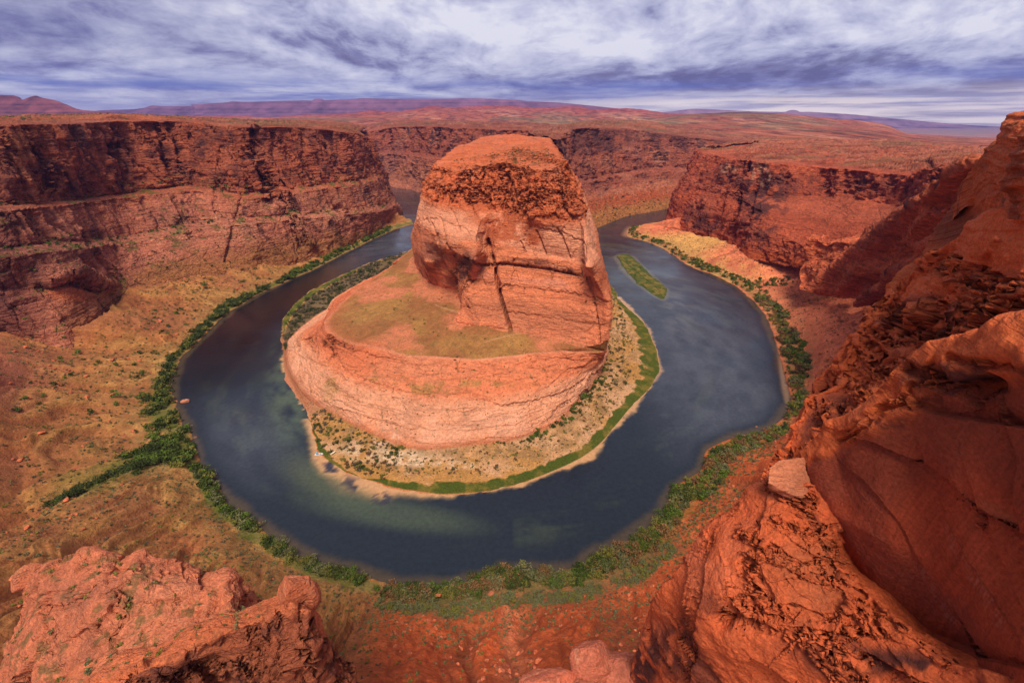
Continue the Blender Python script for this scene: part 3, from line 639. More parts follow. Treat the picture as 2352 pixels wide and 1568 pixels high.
# ------------------------------------------------------------------ peninsula: beach, stepped slab, terrace and the great butte
pc = [
 (w(-200,1600,0), w(-190,1600,3), w(-180,1600,8), w(-165,1600,40), w(-155,1600,70), w(-150,1590,90), w(-140,1590,140), w(-130,1590,160), w(-125,1590,170), w(-115,1590,205), w(-95,1580,250), w(0,1580,256)),
 (w(-225,1300,0), w(-215,1295,3), w(-205,1290,8), w(-195,1280,40), w(-185,1270,65), w(-165,1150,78), w(-155,1140,125), w(-150,1130,155), w(-145,1130,168), w(-135,1120,205), w(-108,1100,248), w(0,1200,252)),
 (p(948,573,0), w(-246,1135,2), w(-232,1080,6), w(-215,1020,35), w(-205,950,60), w(-178,900,72), w(-165,870,120), w(-150,830,152), w(-146,820,168), w(-140,810,205), p(1055,333,250), w(0,1050,252)),
 (p(845,606,0), p(852,609,2), w(-272,850,6), w(-252,830,35), p(880,625,60), p(952,600,72), p(945,545,120), p(950,515,155), p(957,500,168), p(972,430,205), p(1003,375,246), w(0,900,252)),
 (p(764,642,0), p(780,650,2), w(-312,735,6), w(-292,715,35), p(800,680,60), p(985,648,73), p(975,600,120), p(962,535,152), p(962,512,166), p(1000,455,203), p(1030,388,243), w(0,830,252)),
 (p(704,675,0), p(712,692,2), p(722,728,5), w(-283,640,30), p(748,735,60), p(1015,662,73), p(1012,605,120), p(998,560,152), p(1000,533,167), p(1045,462,203), p(1055,392,242), w(0,790,252)),
 (p(651,735,0), p(660,764,2), p(664,778,5), p(690,768,28), p(757,765,60), p(1045,675,73), p(1036,620,118), p(1045,580,150), p(1060,547,167), p(1085,468,203), p(1085,386,243), w(0,770,252)),
 (p(651,845,0), p(655,842,2), p(658,838,5), p(700,800,32), p(800,788,60), p(1062,705,73), p(1068,640,116), p(1085,600,148), p(1095,549,168), p(1110,468,204), p(1112,378,245), w(0,760,252)),
 (p(692,928,0), p(697,924,2), p(702,912,8), p(770,872,34), p(860,797,60), p(1050,742,73), p(1085,660,116), p(1115,610,145), p(1122,551,168), p(1135,470,204), p(1150,372,246), w(0,760,252)),
 (p(748,1057,0), p(790,1030,3), p(830,985,8), p(865,900,34), p(935,815,58), p(1150,757,74), p(1150,670,114), p(1142,612,146), p(1142,553,168), p(1160,470,204), p(1175,376,246), w(0,760,252)),
 (p(877,1118,0), p(900,1070,3), p(950,1030,8), p(985,925,34), p(1030,823,58), p(1200,764,74), p(1203,675,114), p(1203,622,142), p(1200,570,165), p(1200,480,203), p(1200,385,245), w(0,760,252)),
 (p(1026,1136,0), p(1050,1075,3), p(1085,1022,7), p(1105,925,34), p(1110,823,58), p(1250,770,74), p(1262,680,113), p(1262,628,140), p(1265,585,162), p(1240,490,202), p(1225,390,245), w(0,780,252)),
 (p(1187,1114,0), p(1190,1060,3), p(1190,1008,7), p(1200,920,32), p(1200,813,58), p(1310,780,73), p(1322,690,114), p(1318,642,138), p(1325,602,158), p(1290,490,202), p(1262,387,247), w(0,800,252)),
 (p(1348,1045,0), p(1320,1010,3), p(1285,968,7), p(1300,880,32), p(1290,806,58), p(1370,792,72), p(1370,700,114), p(1345,640,140), p(1342,607,158), p(1330,487,202), p(1283,380,248), w(0,820,252)),
 (p(1441,949,0), p(1400,935,3), p(1347,902,7), p(1362,845,30), p(1376,808,55), p(1391,782,72), p(1400,700,112), p(1362,630,146), p(1352,612,158), p(1338,483,202), p(1287,373,249), w(0,840,252)),
 (p(1517,850,0), p(1450,845,3), p(1385,845,6), p(1389,825,30), p(1393,800,55), p(1398,780,72), p(1405,690,112), p(1382,620,145), p(1372,590,158), p(1341,475,202), p(1288,366,249), w(0,860,252)),
 (p(1485,747,0), p(1443,740,3), p(1400,742,6), w(142,650,40), w(136,640,60), w(132,625,75), w(128,600,112), w(112,575,148), w(106,570,160), w(92,645,205), p(1285,357,250), w(0,900,252)),
 (p(1421,683,0), w(188,800,3), w(168,790,8), w(158,780,40), w(152,775,65), w(147,760,80), w(137,730,120), w(128,705,152), w(122,700,165), w(105,740,205), p(1278,345,251), w(0,980,252)),
 (w(200,1100,0), w(190,1100,3), w(180,1100,8), w(170,1090,40), w(165,1080,70), w(160,1080,85), w(150,1070,130), w(145,1060,155), w(140,1060,168), w(120,1050,210), p(1270,331,252), w(0,1200,254)),
 (w(235,1400,0), w(222,1405,3), w(210,1410,10), w(190,1420,40), w(180,1420,65), w(175,1420,80), w(160,1420,130), w(150,1420,155), w(145,1420,168), w(130,1430,210), p(1264,317,254), w(0,1600,256)),
]
def steepen(k, cl):
    """stand the butte's faces up: the pixel of each surveyed point stays, its distance is set so the walls are near vertical"""
    if not 3 <= k <= 16: return cl
    cl = list(cl); uv = [[float(v) for v in project(np.array(q))] for q in cl]
    def tof(q): return q[1]*CS-(q[2]-CAMH)*SN
    if 8 <= k <= 13:
        cl[5] = p(*uv[5], 66); tf = tof(cl[5])
        cl[6] = d(*uv[6], tf+2); cl[7] = d(*uv[7], tf+4); cl[8] = d(*uv[8], tf+9)
    if 5 <= k <= 15:
        cl[9] = p(*uv[9], 202 if k < 11 else 200)
    t8 = tof(cl[9]); cl[10] = d(*uv[10], t8+5)
    return tuple(cl)
pc = [steepen(k, q) for k, q in enumerate(pc)]
Pn = Patch(T_(*pc, sh=-3), du=1.55, dv=1.5, umax=120, vmax=170, smooth=4)
if np.mean(Pn.N[..., 2]) < 0: Pn.flip = True; Pn.refresh()
r = Pn.r-1; c = Pn.c
x, y, z = Pn.xyz()
mslab = sm(1.9, 2.3, r)*sm(4.2, 3.9, r); mter = sm(3.9, 4.1, r)*sm(5.0, 4.8, r)
mup = sm(8.6, 9.0, r)*sm(10.4, 10.0, r); mlow = sm(4.9, 5.1, r)*sm(9.0, 8.6, r)
# smooth bedded slab with broad swellings
Pn.move(mslab*(3.2*fbm(x, y, z*2, 45, 3, 501)+1.4*fbm(x, y, z*3, 14, 4, 503)-2.2*(strata_fn(z+6*fbm(x, y, None, 70, 3, 505), 507, 11)-0.4)), 0.2)
Pn.P[..., 2] += (sm(0.0, 1.0, r)*sm(2.0, 1.6, r)*0.7*fbm(x, y, None, 9, 4, 509)+mter*1.1*fbm(x, y, None, 26, 4, 511))
shw = fbm(x, y, None, 14, 4, 513)*1.6+fbm(x, y, None, 60, 2, 515)*4; ed = np.exp(-(r/0.4)**2)
Pn.P[..., 0] += shw*ed; Pn.P[..., 1] += shw*ed*0.7
Pn.refresh()
rockify(Pn, 0.85, butt=3.2, bscale=60, strata=2.0, th=12, crack=1.0, cscale=46, rough=1.3, seed=521, mask=mlow, dip=(0.04, 0.02))
rockify(Pn, 0.6, butt=7, bscale=42, strata=3.6, th=9, crack=8, cscale=30, rough=2.8, seed=541, mask=mup, facet=5.5)
blocks(Pn, 17, 6.5, mup*sm(.05, .3, Pn.steep), 2.0, .9, 11); blocks(Pn, 7, 1.3, mup*sm(.05, .3, Pn.steep), 1.2, .8, 12)
blocks(Pn, 30, 2.0, mlow*sm(.1, .4, Pn.steep), .8, .6, 13); blocks(Pn, 44, 3.4, mslab, .5, .6, 14)
blocks(Pn, 22, 4.0, mslab*sm(2.9, 3.2, r)*sm(9.5, 7.5, c), 1.2, .6, 16)
# ledges on the flat top
x, y, z = Pn.xyz(); tp = sm(9.9, 10.3, r)
Pn.P[..., 2] += tp*(7*(strata_fn(z*0+40+14*fbm(x*0.6, y, None, 60, 4, 551), 553, 5)-0.5)+1.5*fbm(x, y, None, 10, 4, 555))
Pn.refresh()
for pts, wd, dp in (
    [[(1066,592),(1090,604),(1115,610),(1164,606),(1205,612),(1251,617),(1300,626),(1334,632),(1335,600)], 2.6, 6],
    [[(1261,608),(1255,585),(1244,559),(1230,531)], 2.2, 4], [[(1310,592),(1300,565),(1289,542),(1280,525)], 2.2, 4], [[(1215,605),(1205,575),(1195,555)], 1.8, 3],
    [[(1021,552),(1032,570),(1045,585)], 2.4, 5], [[(990,514),(1000,545),(1011,580),(1018,620)], 2.6, 6], [[(1010,500),(1020,540),(1030,575)], 2.2, 4],
    [[(1035,480),(1045,500),(1055,530)], 2, 3.5], [[(1080,460),(1092,490),(1098,500)], 2, 3],
    [[(1077,396),(1078,420),(1073,450),(1080,468)], 3, 8], [[(1062,395),(1050,430),(1068,462)], 2.5, 6],
    [[(1108,392),(1106,430),(1112,465)], 2.4, 5], [[(1160,400),(1158,420),(1164,450)], 7, 9], [[(1230,395),(1245,420),(1250,470)], 2.6, 6],
    [[(1195,400),(1200,430),(1190,465)], 2.4, 5], [[(1270,395),(1290,440),(1300,475)], 2.4, 5], [[(1215,420),(1235,455)], 2.4, 5], [[(1300,420),(1320,465)], 2.4, 5],
    [[(1348,640),(1362,680),(1372,730),(1378,790)], 2.4, 4],
    [[(1035,590),(1042,640),(1048,668)], 6, 10], [[(1052,600),(1072,640)], 5, 7],
    [[(1050,742),(1110,752),(1174,764),(1290,782),(1385,806)], 3, 2.5]):
    groove(Pn, pts, wd, dp, .5)
for pts, wd, dp in (
    [[(1003,388),(1035,382),(1060,378),(1110,384),(1150,376),(1190,382),(1240,392),(1290,388)], 10, 7],
    [[(1015,366),(1060,360),(1110,356),(1160,362),(1210,358),(1285,366)], 9, 5],
    [[(1040,347),(1090,343),(1150,346),(1210,340),(1275,348)], 6, 4],
    [[(1060,334),(1120,331),(1180,334),(1270,331)], 5, 4], [[(1070,323),(1150,321),(1265,322)], 4, 4],
    [[(1000,425),(1060,430),(1110,424),(1180,436),(1250,430),(1310,440)], 12, 5], [[(1130,450),(1200,455),(1290,462),(1335,466)], 8, 4],
    [[(958,505),(1000,500),(1060,520),(1100,540)], 8, 2], [[(1240,520),(1300,535),(1360,560)], 10, 2.5],
    [[(1066,590),(1115,606),(1164,602),(1251,613),(1334,630)], 34, 3.0],
    [[(1080,640),(1150,650),(1240,662),(1320,672),(1395,690)], 16, 2.2], [[(1070,700),(1150,712),(1250,725),(1385,745)], 16, 2.0],
    [[(765,802),(800,858),(850,872),(930,900),(1040,908),(1100,905),(1150,928),(1220,920),(1300,898),(1372,850)], 26, 3.2],
    [[(700,880),(760,930),(850,960),(960,985),(1100,985),(1230,965),(1330,905)], 26, 1.8], [[(660,800),(720,830),(770,850)], 18, 2.4],
    [[(800,800),(870,815),(950,838),(1050,842),(1200,832),(1300,820)], 10, 2.5]): ledge(Pn, pts, wd, dp, 3)
def cleft(S_, pts, wd, depth):
    D = S_.pdist(pts); h = S_.P[..., :2]/np.linalg.norm(S_.P[..., :2], axis=2, keepdims=True)
    S_.P[..., :2] += h*(depth*np.exp(-(D/wd)**4))[..., None]; S_.refresh()
cleft(Pn, [(1122,550),(1126,575),(1133,602),(1140,640),(1149,680),(1162,725),(1173,762)], 3.6, 17)
cleft(Pn, [(1128,585),(1136,620),(1147,670)], 6.5, 6)
swell(Pn, [(1075,660),(1090,700),(1110,745)], 22, 7); swell(Pn, [(1040,560),(1090,575),(1115,585)], 14, 5); swell(Pn, [(1160,590),(1250,600),(1325,618)], 11, 5)
Pn.refresh()
# colours
x, y, z = Pn.xyz(); nz = fbm(x, y, z, 40, 5, 561, .6); nm = fbm(x, y, z, 13, 4, 563, .6); nf = fbm(x, y, z, 4.5, 4, 565, .7)
bc = np.broadcast_to(C3(.74, .25, .12), Pn.P.shape).copy()
bc = lerp3(bc, C3(.68, .180, .07), sm(8.5, 8.9, r))
bc = lerp3(bc, C3(.82, .36, .21), sm(7.8, 8.1, r)*sm(8.9, 8.5, r))
bc = lerp3(bc, C3(.84, .40, .235), mslab)
bc = lerp3(bc, C3(.72, .24, .115), mslab*sm(2.9, 3.25, r+.12*nm))
Pn.col = rockcolor(Pn, bc, 521, 0.7, varn=0.06, pale=0.34, band=16, streak=0.7, purple=0.05)
put(Pn, PALE, sm(0.05, 0.35, fbm(x*0.5, y, z*4, 22, 5, 567, .6))*sm(7.0, 7.5, r)*sm(8.9, 8.6, r), 0.6)
put(Pn, C3(.58, .27, .22), sm(0.0, 0.35, fbm(x, y, z*3, 50, 4, 569))*sm(6.2, 6.8, r)*sm(7.6, 7.0, r), 0.4)
stv = fbm(x, y, z*0.1, 6, 4, 571)
for cx, cy, rx, ry, a, f in ((985,600,30,50,20,0.6),(1060,620,22,30,20,0.85),(1075,600,14,20,0,0.7),(1245,604,45,7,5,0.6),(1300,622,40,6,5,0.6),(1165,415,14,30,0,0.5),(1035,650,14,25,0,0.5)):
    put(Pn, VARN_SHADE*1.8, Pn.blob(cx, cy, rx, ry, a, 0.6)*sm(-0.3, 0.1, nm+0.4*stv), f)
for cx, cy, rx, ry, a in ((1230,730,80,36,6),(1120,710,40,28,10),(1310,740,50,30,6)):
    put(Pn, C3(.50, .19, .10), Pn.blob(cx, cy, rx, ry, a, 0.5), 0.55)
# rubble fan below the upper cliff
fan = np.maximum(np.maximum(Pn.blob(1165,505,85,38,6,0.4), Pn.blob(1160,535,50,22,0,0.4)), Pn.blob(1225,545,20,22,0,0.5))
put(Pn, C3(.47, .115, .042), fan*sm(-0.35, 0.1, nm), 0.9)
put(Pn, C3(.45, .12, .05), Pn.blob(1385,640,18,30,20,0.5), 0.7)
# the grassy terrace
tb = lerp3(np.broadcast_to(C3(.34, .150, .055), Pn.P.shape), C3(.42, .225, .07), sm(-0.2, 0.4, nz))
tb = lerp3(tb, C3(.60, .22, .11), sm(0.05, 0.35, fbm(x, y, z, 70, 4, 573, .6)+0.35*sm(4.65, 4.95, r)))
tb *= (1+0.30*nf+0.2*nm)[..., None]
tb = lerp3(tb, C3(.16, .14, .05), sm(0.22, 0.42, fbm(x, y, z, 3.2, 3, 575, .7))*0.6)
Pn.col = lerp3(Pn.col, tb, sm(3.97, 4.05, r+0.02*nm)*sm(5.02, 4.95, r))
put(Pn, PALE*1.05, np.exp(-((r-3.99-0.015*nm)/0.035)**2), 0.6)
for pts in ([(1165,768),(1195,790),(1205,812)], [(1190,765),(1150,775),(1100,790)], [(1000,700),(1060,720),(1100,745)]):
    put(Pn, C3(.70, .42, .24), np.exp(-((Pn.pdist(pts)+3*nm)/1.3)**2), 0.4)
# scrub in the joints of the slab
for pts in ([(737,858),(775,940),(790,1000)], [(722,870),(750,905)], [(818,850),(822,945)], [(860,838),(872,900),(878,985)], [(853,830),(862,870)],
            [(1012,840),(1020,890)], [(1025,935),(1035,985),(1042,1020)], [(1065,940),(1080,990)], [(1205,830),(1228,880),(1250,950),(1262,975)], [(1048,830),(1060,895)], [(1030,930),(1030,960)]):
    dd = Pn.pdist(pts); put(Pn, C3(.17, .14, .05), np.exp(-((dd+4*nm+2*nf)/2.2)**2)*sm(-0.05, 0.2, nf)*mslab, 0.75)
for cx, cy, rx, ry, a in ((765,920,18,75,-8),(780,950,30,40,0),(980,893,70,12,4),(1100,880,120,8,0),(890,870,40,10,0)):
    put(Pn, C3(.40, .24, .08), Pn.blob(cx, cy, rx, ry, a, 0.5)*sm(-0.15, 0.2, nm), 0.75)
# beach
bt = lerp3(np.broadcast_to(SAND, Pn.P.shape), TANB, sm(-0.3, 0.3, nz))
bt = lerp3(bt, C3(.36, .22, .10), sm(-0.1, 0.3, nm)*sm(0.6, 1.0, r)*0.8)
bt *= (1+0.28*nf)[..., None]
bt = lerp3(bt, WSAND, np.maximum(Pn.blob(900,1045,120,16,6,0.5), Pn.blob(1000,1065,170,8,3,0.6))*sm(-0.35, 0.1, nm)*0.9)
bt = lerp3(bt, C3(.15, .13, .055), sm(0.08, 0.3, fbm(x, y, z, 7, 4, 577, .65))*sm(0.55, 0.85, r)*0.35)
gedge = np.interp(c, [0, 6.4, 7.0, 8.2, 9.0, 9.6, 10, 11, 12, 13, 14, 15, 16, 17, 19], [.6, .6, .1, .1, .35, .12, .34, .46, .42, .55, .55, .62, .68, .85, .6])
gr = sm(0.10, -0.10, (r-gedge)/np.maximum(gedge, .1)+0.5*nm)*sm(0.03, 0.08, r)
bt = lerp3(bt, lerp3(np.broadcast_to(C3(.075, .110, .014), Pn.P.shape), C3(.19, .165, .03), sm(-0.2, 0.35, nm+0.5*nf)), gr)
leftb = sm(7.2, 6.8, c)*sm(0.55, 0.8, r+0.1*nm)
bt = lerp3(bt, C3(.10, .09, .05), leftb*0.8)
bt = lerp3(bt, C3(.66, .22, .09), sm(0.11, 0.04, r)*sm(0.2, 0.0, gedge-0.32)*0.9)
Pn.col = lerp3(Pn.col, bt, sm(2.06, 1.95, r+0.05*nm))
put(Pn, C3(.52, .21, .11), sm(2.25, 1.95, r)*sm(6.0, 6.5, c)*sm(8.6, 8.0, c)*sm(.02, .15, r), .9)
put(Pn, C3(.80, .55, .38), Pn.blob(870,1010,60,16,-8,0.5)*sm(0.0, 0.25, nm), 0.8)
put(Pn, C3(.42, .13, .05), np.exp(-((r-2.02)/0.07)**2)*sm(7, 8, c), 0.5)
put(Pn, C3(.66, .22, .11), sm(-.1, .3, fbm(x*.4, y, z*4, 30, 4, 579, .65))*sm(9.8, 10.1, r), 0.6)
put(Pn, C3(.20, .10, .05), sm(0.25, 0.42, fbm(x*.4, y, z, 12, 4, 581, .65))*sm(10.0, 10.3, r), 0.6)
put(Pn, C3(.86, .47, .31), mslab*sm(3.1, 2.6, r+.15*nm)*sm(-.3, .3, fbm(x, y, z*2, 34, 5, 583, .6)), .6)
put(Pn, C3(.60, .15, .06), mslab*sm(3.2, 3.5, r+.1*nm)*sm(9.5, 7.5, c), .5)
Pn.rock = np.clip(sm(1.9, 2.2, r)-mter*0.9-fan*0.8, 0, 1).astype(np.float32)

# ------------------------------------------------------------------ plateau, hills, plain and far mesas
cols = [(-700,285,272,268,264,262),(-400,285,272,268,264,262),(0,285,272,268,266,264),(300,290,278,272,268,266),(420,293,282,276,271,268),(500,295,285,278,272,267),(620,300,288,280,273,270),(700,310,290,281,272,266),(781,312,290,282,274,261),(850,316,294,284,274,256),(915,318,296,284,270,256),
 (983,322,296,282,268,245),(1042,325,296,284,270,246),(1136,330,298,286,272,242),(1195,330,298,286,273,245),(1250,328,298,287,274,247),(1303,325,297,287,277,245),(1365,322,298,288,278,250),(1442,320,299,289,278,249),(1493,320,300,288,276,254),(1540,320,300,285,271,261),
 (1585,320,300,282,264,262),(1680,320,300,280,258,263),(1775,320,301,282,261,268),(1850,322,303,285,266,275),(1916,325,306,290,273,284),(1990,326,309,294,279,291),(2040,328,312,299,288,298),(2090,330,318,312,309,308),(2250,335,324,320,318,316),(2600,335,327,322,320,318),(3000,335,327,322,320,318)]
rows = [[], [], [], [], [], []]
for (px, a, b_, c_, e_, f_) in cols:
    t0 = float(np.interp(px, [500, 660, 1060, 1180, 1400, 1500], [1900, 2750, 2750, 1900, 1900, 2250]))
    for k, (py, t) in enumerate(((a, t0), (b_, t0+900), (c_, t0+2000), (e_, 5600), (f_, 8600), (f_+16, 9800))): rows[k].append(d(px, py, t))
Pl = Patch(rows, du=2.2, dv=0.45, smooth=6, umax=90, vmax=110)
if np.mean(Pl.N[..., 2]) < 0: Pl.flip = True; Pl.refresh()
x, y, z = Pl.xyz(); rr = Pl.r
Pl.P[..., 2] += sm(0, 1, rr)*(10*fbm(x, y*0.35, None, 420, 5, 601, .6)+9*(strata_fn(30+30*fbm(x, y*.4, None, 500, 4, 603), 605, 9)-0.5))+sm(3.2, 4.0, rr)*(55*np.abs(fbm(x, y*.6, None, 620, 6, 607, .62))-12)*sm(1500, 1350, Pl.px)+sm(3.2, 4.0, rr)*10*fbm(x, y, None, 160, 4, 611, .6)
Pl.refresh(); x, y, z = Pl.xyz()
nz = fbm(x, y*.3, None, 300, 6, 613, .65); nm = fbm(x, y*.35, None, 70, 5, 615, .65)
cc = lerp3(np.broadcast_to(C3(.43, .115, .055), Pl.P.shape), C3(.58, .23, .13), sm(-0.05, 0.4, nz))
cc = lerp3(cc, C3(.20, .05, .03), sm(0.05, 0.3, -nm)*0.6)
cc = lerp3(cc, C3(.20, .16, .075), sm(0.1, 0.4, fbm(x, y*.5, None, 500, 5, 617, .6)+0.05)*sm(3.7, 3.2, rr)*0.6)
cc = lerp3(cc, C3(.22, .24, .10), np.exp(-((Pl.px-1400)/230)**2-((Pl.py-281)/5)**2)*0.7)
cc = lerp3(cc, C3(.38, .075, .045), sm(3.2, 3.9, rr)*0.8)
lg = strata_fn(30+50*fbm(x, y*.5, None, 260, 5, 619, .6), 621, 6)
cc = lerp3(cc, C3(.13, .035, .02), sm(.35, .15, lg)*.65); cc = lerp3(cc, C3(.64, .26, .15), sm(.6, .8, lg)*.5)
cc = lerp3(cc, C3(.10, .05, .035), np.exp(-((Pl.px-1700)/110)**2)*sm(2.75, 2.98, rr)*sm(3.3, 3.1, rr)*0.8)
cc *= (.92+0.75*nm)[..., None]
Pl.col = cc.astype(np.float32)

def skyline(rows_sky, t, base, zb, seed, cl, du=2.0, back=900, rough=60, terr=True):
    """a distant mesa or hill: flat-topped, with a scree foot and cliff bands, at its true distance and height"""
    rs = [[], [], [], [], []]
    for px, py in rows_sky:
        rs[0].append(d(px, base, t*0.93)); rs[1].append(d(px, base-(base-py)*.35, t*0.97)); rs[2].append(d(px, base-(base-py)*.97, t)); rs[3].append(d(px, py, t*1.01)); rs[4].append(d(px, py+1.5, t*1.12))
    A = Patch(rs, du=du, dv=0.6, smooth=1, umax=80, vmax=80)
    if np.mean(A.N[..., 2]) < 0: A.flip = True; A.refresh()
    x, y, z = A.xyz(); k = t/14000
    st = sm(0.02, 0.3, A.steep)
    A.move(k*(rough*np.abs(fbm(x, y, z*.5, 1100*k, 4, seed, .6))*9*st+strata_fn(z, seed+3, 55*k)*-60*st), 1.0); A.refresh()
    x, y, z = A.xyz()
    b = strata_fn(z+20*fbm(x, y, None, 1500, 3, seed+9), seed+7, 60*k)
    cc = np.broadcast_to(cl, A.P.shape)*(0.45+1.1*b+0.9*fbm(x, y, z*.3, 300*k, 5, seed+11, .6))[..., None]
    A.col = cc.astype(np.float32); return A
mesaA = skyline([(150,262),(227,254),(307,251),(330,248),(348,243),(380,244),(447,243),(450,240),(524,235),(530,233),(571,234),(640,232),(700,231),(716,231),(724,227),(738,227),(746,230),(804,228),(837,226),(900,227),(1025,227),(1060,226),(1129,227),(1180,229),(1209,232),(1286,236),(1350,242),(1407,248),(1480,256),(1560,268)], 15000, 276, 0, 701, C3(.19, .085, .12))
mesaB = skyline([(-500,235),(-300,222),(-150,216),(-60,214),(0,218),(30,219),(37,221),(45,226),(53,229),(62,225),(75,221),(84,220),(95,224),(110,227),(128,231),(146,238),(168,247),(190,253),(220,255),(256,258),(300,263),(360,272)], 7600, 284, 0, 721, C3(.22, .065, .055), rough=35)
mesaC = skyline([(1480,262),(1540,256),(1573,252),(1600,250),(1668,253),(1740,256),(1805,257),(1812,254),(1821,252.5),(1830,254),(1838,257),(1858,257),(1958,263),(2082,275),(2206,286),(2285,290),(2400,294),(2600,300)], 21000, 297, 0, 741, C3(.26, .15, .16), rough=30)

# ------------------------------------------------------------------ foreground cliffs on the right
def near(cols, b=14, dz=26, **k):
    rows = [list(r) for r in zip(*cols)]
    rows = [[bk(q, b, dz) for q in rows[0]]]+rows
    A = Patch(rows, **k)
    v = np.array([0, 0, CAMH])-A.P
    if np.mean(np.sum(v*A.N, axis=2)[len(A.P)//3:]) < 0: A.flip = True; A.refresh()
    return A
KD = near([
 (d(1810,1120,63), d(1830,1120,62), d(1860,1120,60), d(1890,1125,59), d(1960,1130,63)),
 (d(1762,1115,65), d(1800,1160,61), d(1850,1185,58), d(1905,1180,57), d(1990,1160,61)),
 (d(1700,1155,67), d(1760,1200,60), d(1830,1225,57), d(1915,1235,56), d(2000,1220,60)),
 (d(1643,1205,69), d(1720,1240,60), d(1820,1265,56), d(1925,1290,54), d(2010,1280,59)),
 (d(1598,1264,70), d(1690,1300,60), d(1810,1325,55), d(1945,1325,52.5), d(2040,1310,58)),
 (d(1536,1317,73), d(1660,1360,61), d(1800,1390,54), d(1990,1355,51), d(2085,1340,56)),
 (d(1497,1375,78), d(1630,1420,62), d(1800,1440,53.5), d(2040,1400,48.5), d(2120,1380,54)),
 (d(1487,1440,86), d(1610,1480,65), d(1800,1500,54), d(2085,1450,45.5), d(2160,1420,52)),
 (d(1462,1510,97), d(1600,1545,71), d(1800,1565,56), d(2165,1503,42.5), d(2250,1470,50)),
 (d(1446,1575,112), d(1590,1620,80), d(1800,1640,59), d(2260,1535,39), d(2350,1500,46)),
 (d(1420,1700,140), d(1580,1750,95), d(1800,1750,65), d(2380,1570,36), d(2470,1530,43)),
], du=1.7, dv=1.7, smooth=10, umax=90, vmax=260)
x, y, z = KD.xyz()
KD.move(1.8*fbm(x, y, z, 16, 3, 801)+0.9*fbm(x, y, z, 5, 5, 803, .6)); KD.refresh()
rough_m = np.maximum.reduce([KD.blob(1850,1300,110,120,30,0.35), KD.blob(1960,1420,120,60,20,0.5), KD.blob(1820,1190,60,50,0,0.4)])
x, y, z = KD.xyz()
blk = 0
for k, (ax, ay, az) in enumerate(((0.8, 0.3, 0.5), (-0.4, 0.7, 0.6), (0.2, -0.5, 0.85))):
    q = (x*ax+y*ay+z*az+fbm(x, y, z, 6, 3, 810+k)*3)/2.3; i = np.floor(q); f = sm(0.8, 1.0, q-i); zr = np.zeros(1, np.int64)
    blk = blk+_h(i.astype(np.int64), zr+k, zr, 811)*(1-f)+_h(i.astype(np.int64)+1, zr+k, zr, 811)*f
KD.move(rough_m*(0.25*(blk-1.5)+0.35*fbm(x, y, z, 3, 4, 815, .6))); KD.refresh()
blocks(KD, 6.5, 1.3, rough_m, .6, .6, 21, 0); blocks(KD, 2.6, .16, rough_m, .7, .6, 22, 0); blocks(KD, 9, .9, 1-rough_m, 1, .5, 23, 0)
for pts, wd, dp in ([[(1665,1420),(1690,1408),(1730,1425)], 15, 3.0], [[(1775,1130),(1820,1150),(1860,1150)], 14, 2.2], [[(1850,1160),(1880,1230),(1915,1290)], 5, 1.8], 
    [[(1915,1300),(1990,1370),(2060,1440),(2160,1510)], 5, 1.4], [[(1690,1230),(1705,1235)], 6, .6],
    ): groove(KD, pts, wd, dp, 3)
LS = .5
for pts, wd, dp in ([[(1740,1240),(1790,1262),(1840,1290),(1900,1275)], 20, .9],[[(1800,1330),(1860,1315),(1910,1318)], 20, .9],[[(1770,1390),(1820,1384),(1880,1404),(1990,1398)], 22, 1.0],[[(1790,1200),(1840,1215),(1890,1205)], 18, 1.0],
    [[(1640,1300),(1625,1380),(1600,1460),(1590,1560)], 40, 1.2],[[(1820,1440),(1900,1450),(2010,1440)], 26, 1.0],[[(1760,1180),(1740,1260),(1755,1340),(1790,1420)], 40, 1.4],[[(1920,1480),(1990,1500),(2100,1560)], 40, 1.6]): ledge(KD, pts, wd, dp, 3)
KC = near([
 (d(1843,1038,62), d(1852,1062,61), d(1868,1110,60), d(1888,1160,59), d(1895,1215,62)),
 (d(1875,1003,60), d(1885,1045,58), d(1900,1110,57.5), d(1915,1180,57), d(1920,1260,60)),
 (d(1912,969,57.5), d(1925,1020,56), d(1938,1100,56), d(1950,1200,55), d(1955,1310,58)),
 (d(1950,948,55), d(1960,995,53), d(1980,1100,53), d(2000,1230,52), d(2005,1370,55)),
 (d(1996,930,53), d(2005,975,50.5), d(2025,1100,50.5), d(2045,1250,50), d(2055,1420,53)),
 (d(2041,896,51), d(2060,950,48), d(2085,1100,48.5), d(2110,1280,48), d(2120,1470,50)),
 (d(2085,850,49), d(2110,920,46), d(2140,1090,46), d(2170,1300,45), d(2190,1520,46)),
 (d(2130,797,47), d(2155,885,44), d(2190,1080,43), d(2220,1300,42), d(2250,1560,42)),
 (d(2175,784,45), d(2200,870,42), d(2235,1070,41), d(2265,1300,40), d(2300,1600,39)),
 (d(2220,779,43), d(2245,860,40), d(2280,1060,39), d(2310,1300,38), d(2350,1620,36)),
 (d(2270,774,41), d(2295,850,38), d(2325,1050,37), d(2360,1300,36), d(2410,1630,34)),
 (d(2310,751,39), d(2335,830,36), d(2375,1050,35), d(2410,1300,34), d(2460,1640,33)),
 (d(2360,735,37), d(2385,830,34), d(2430,1050,33), d(2470,1300,32), d(2520,1650,31)),
 (d(2480,700,33), d(2500,820,31), d(2550,1050,30), d(2600,1300,29), d(2650,1660,28)),
], du=1.8, dv=1.7, smooth=8, umax=60, vmax=230)
x, y, z = KC.xyz(); rr = KC.r
crest = sm(0.8, 1.1, rr)*sm(2.35, 1.9, rr)
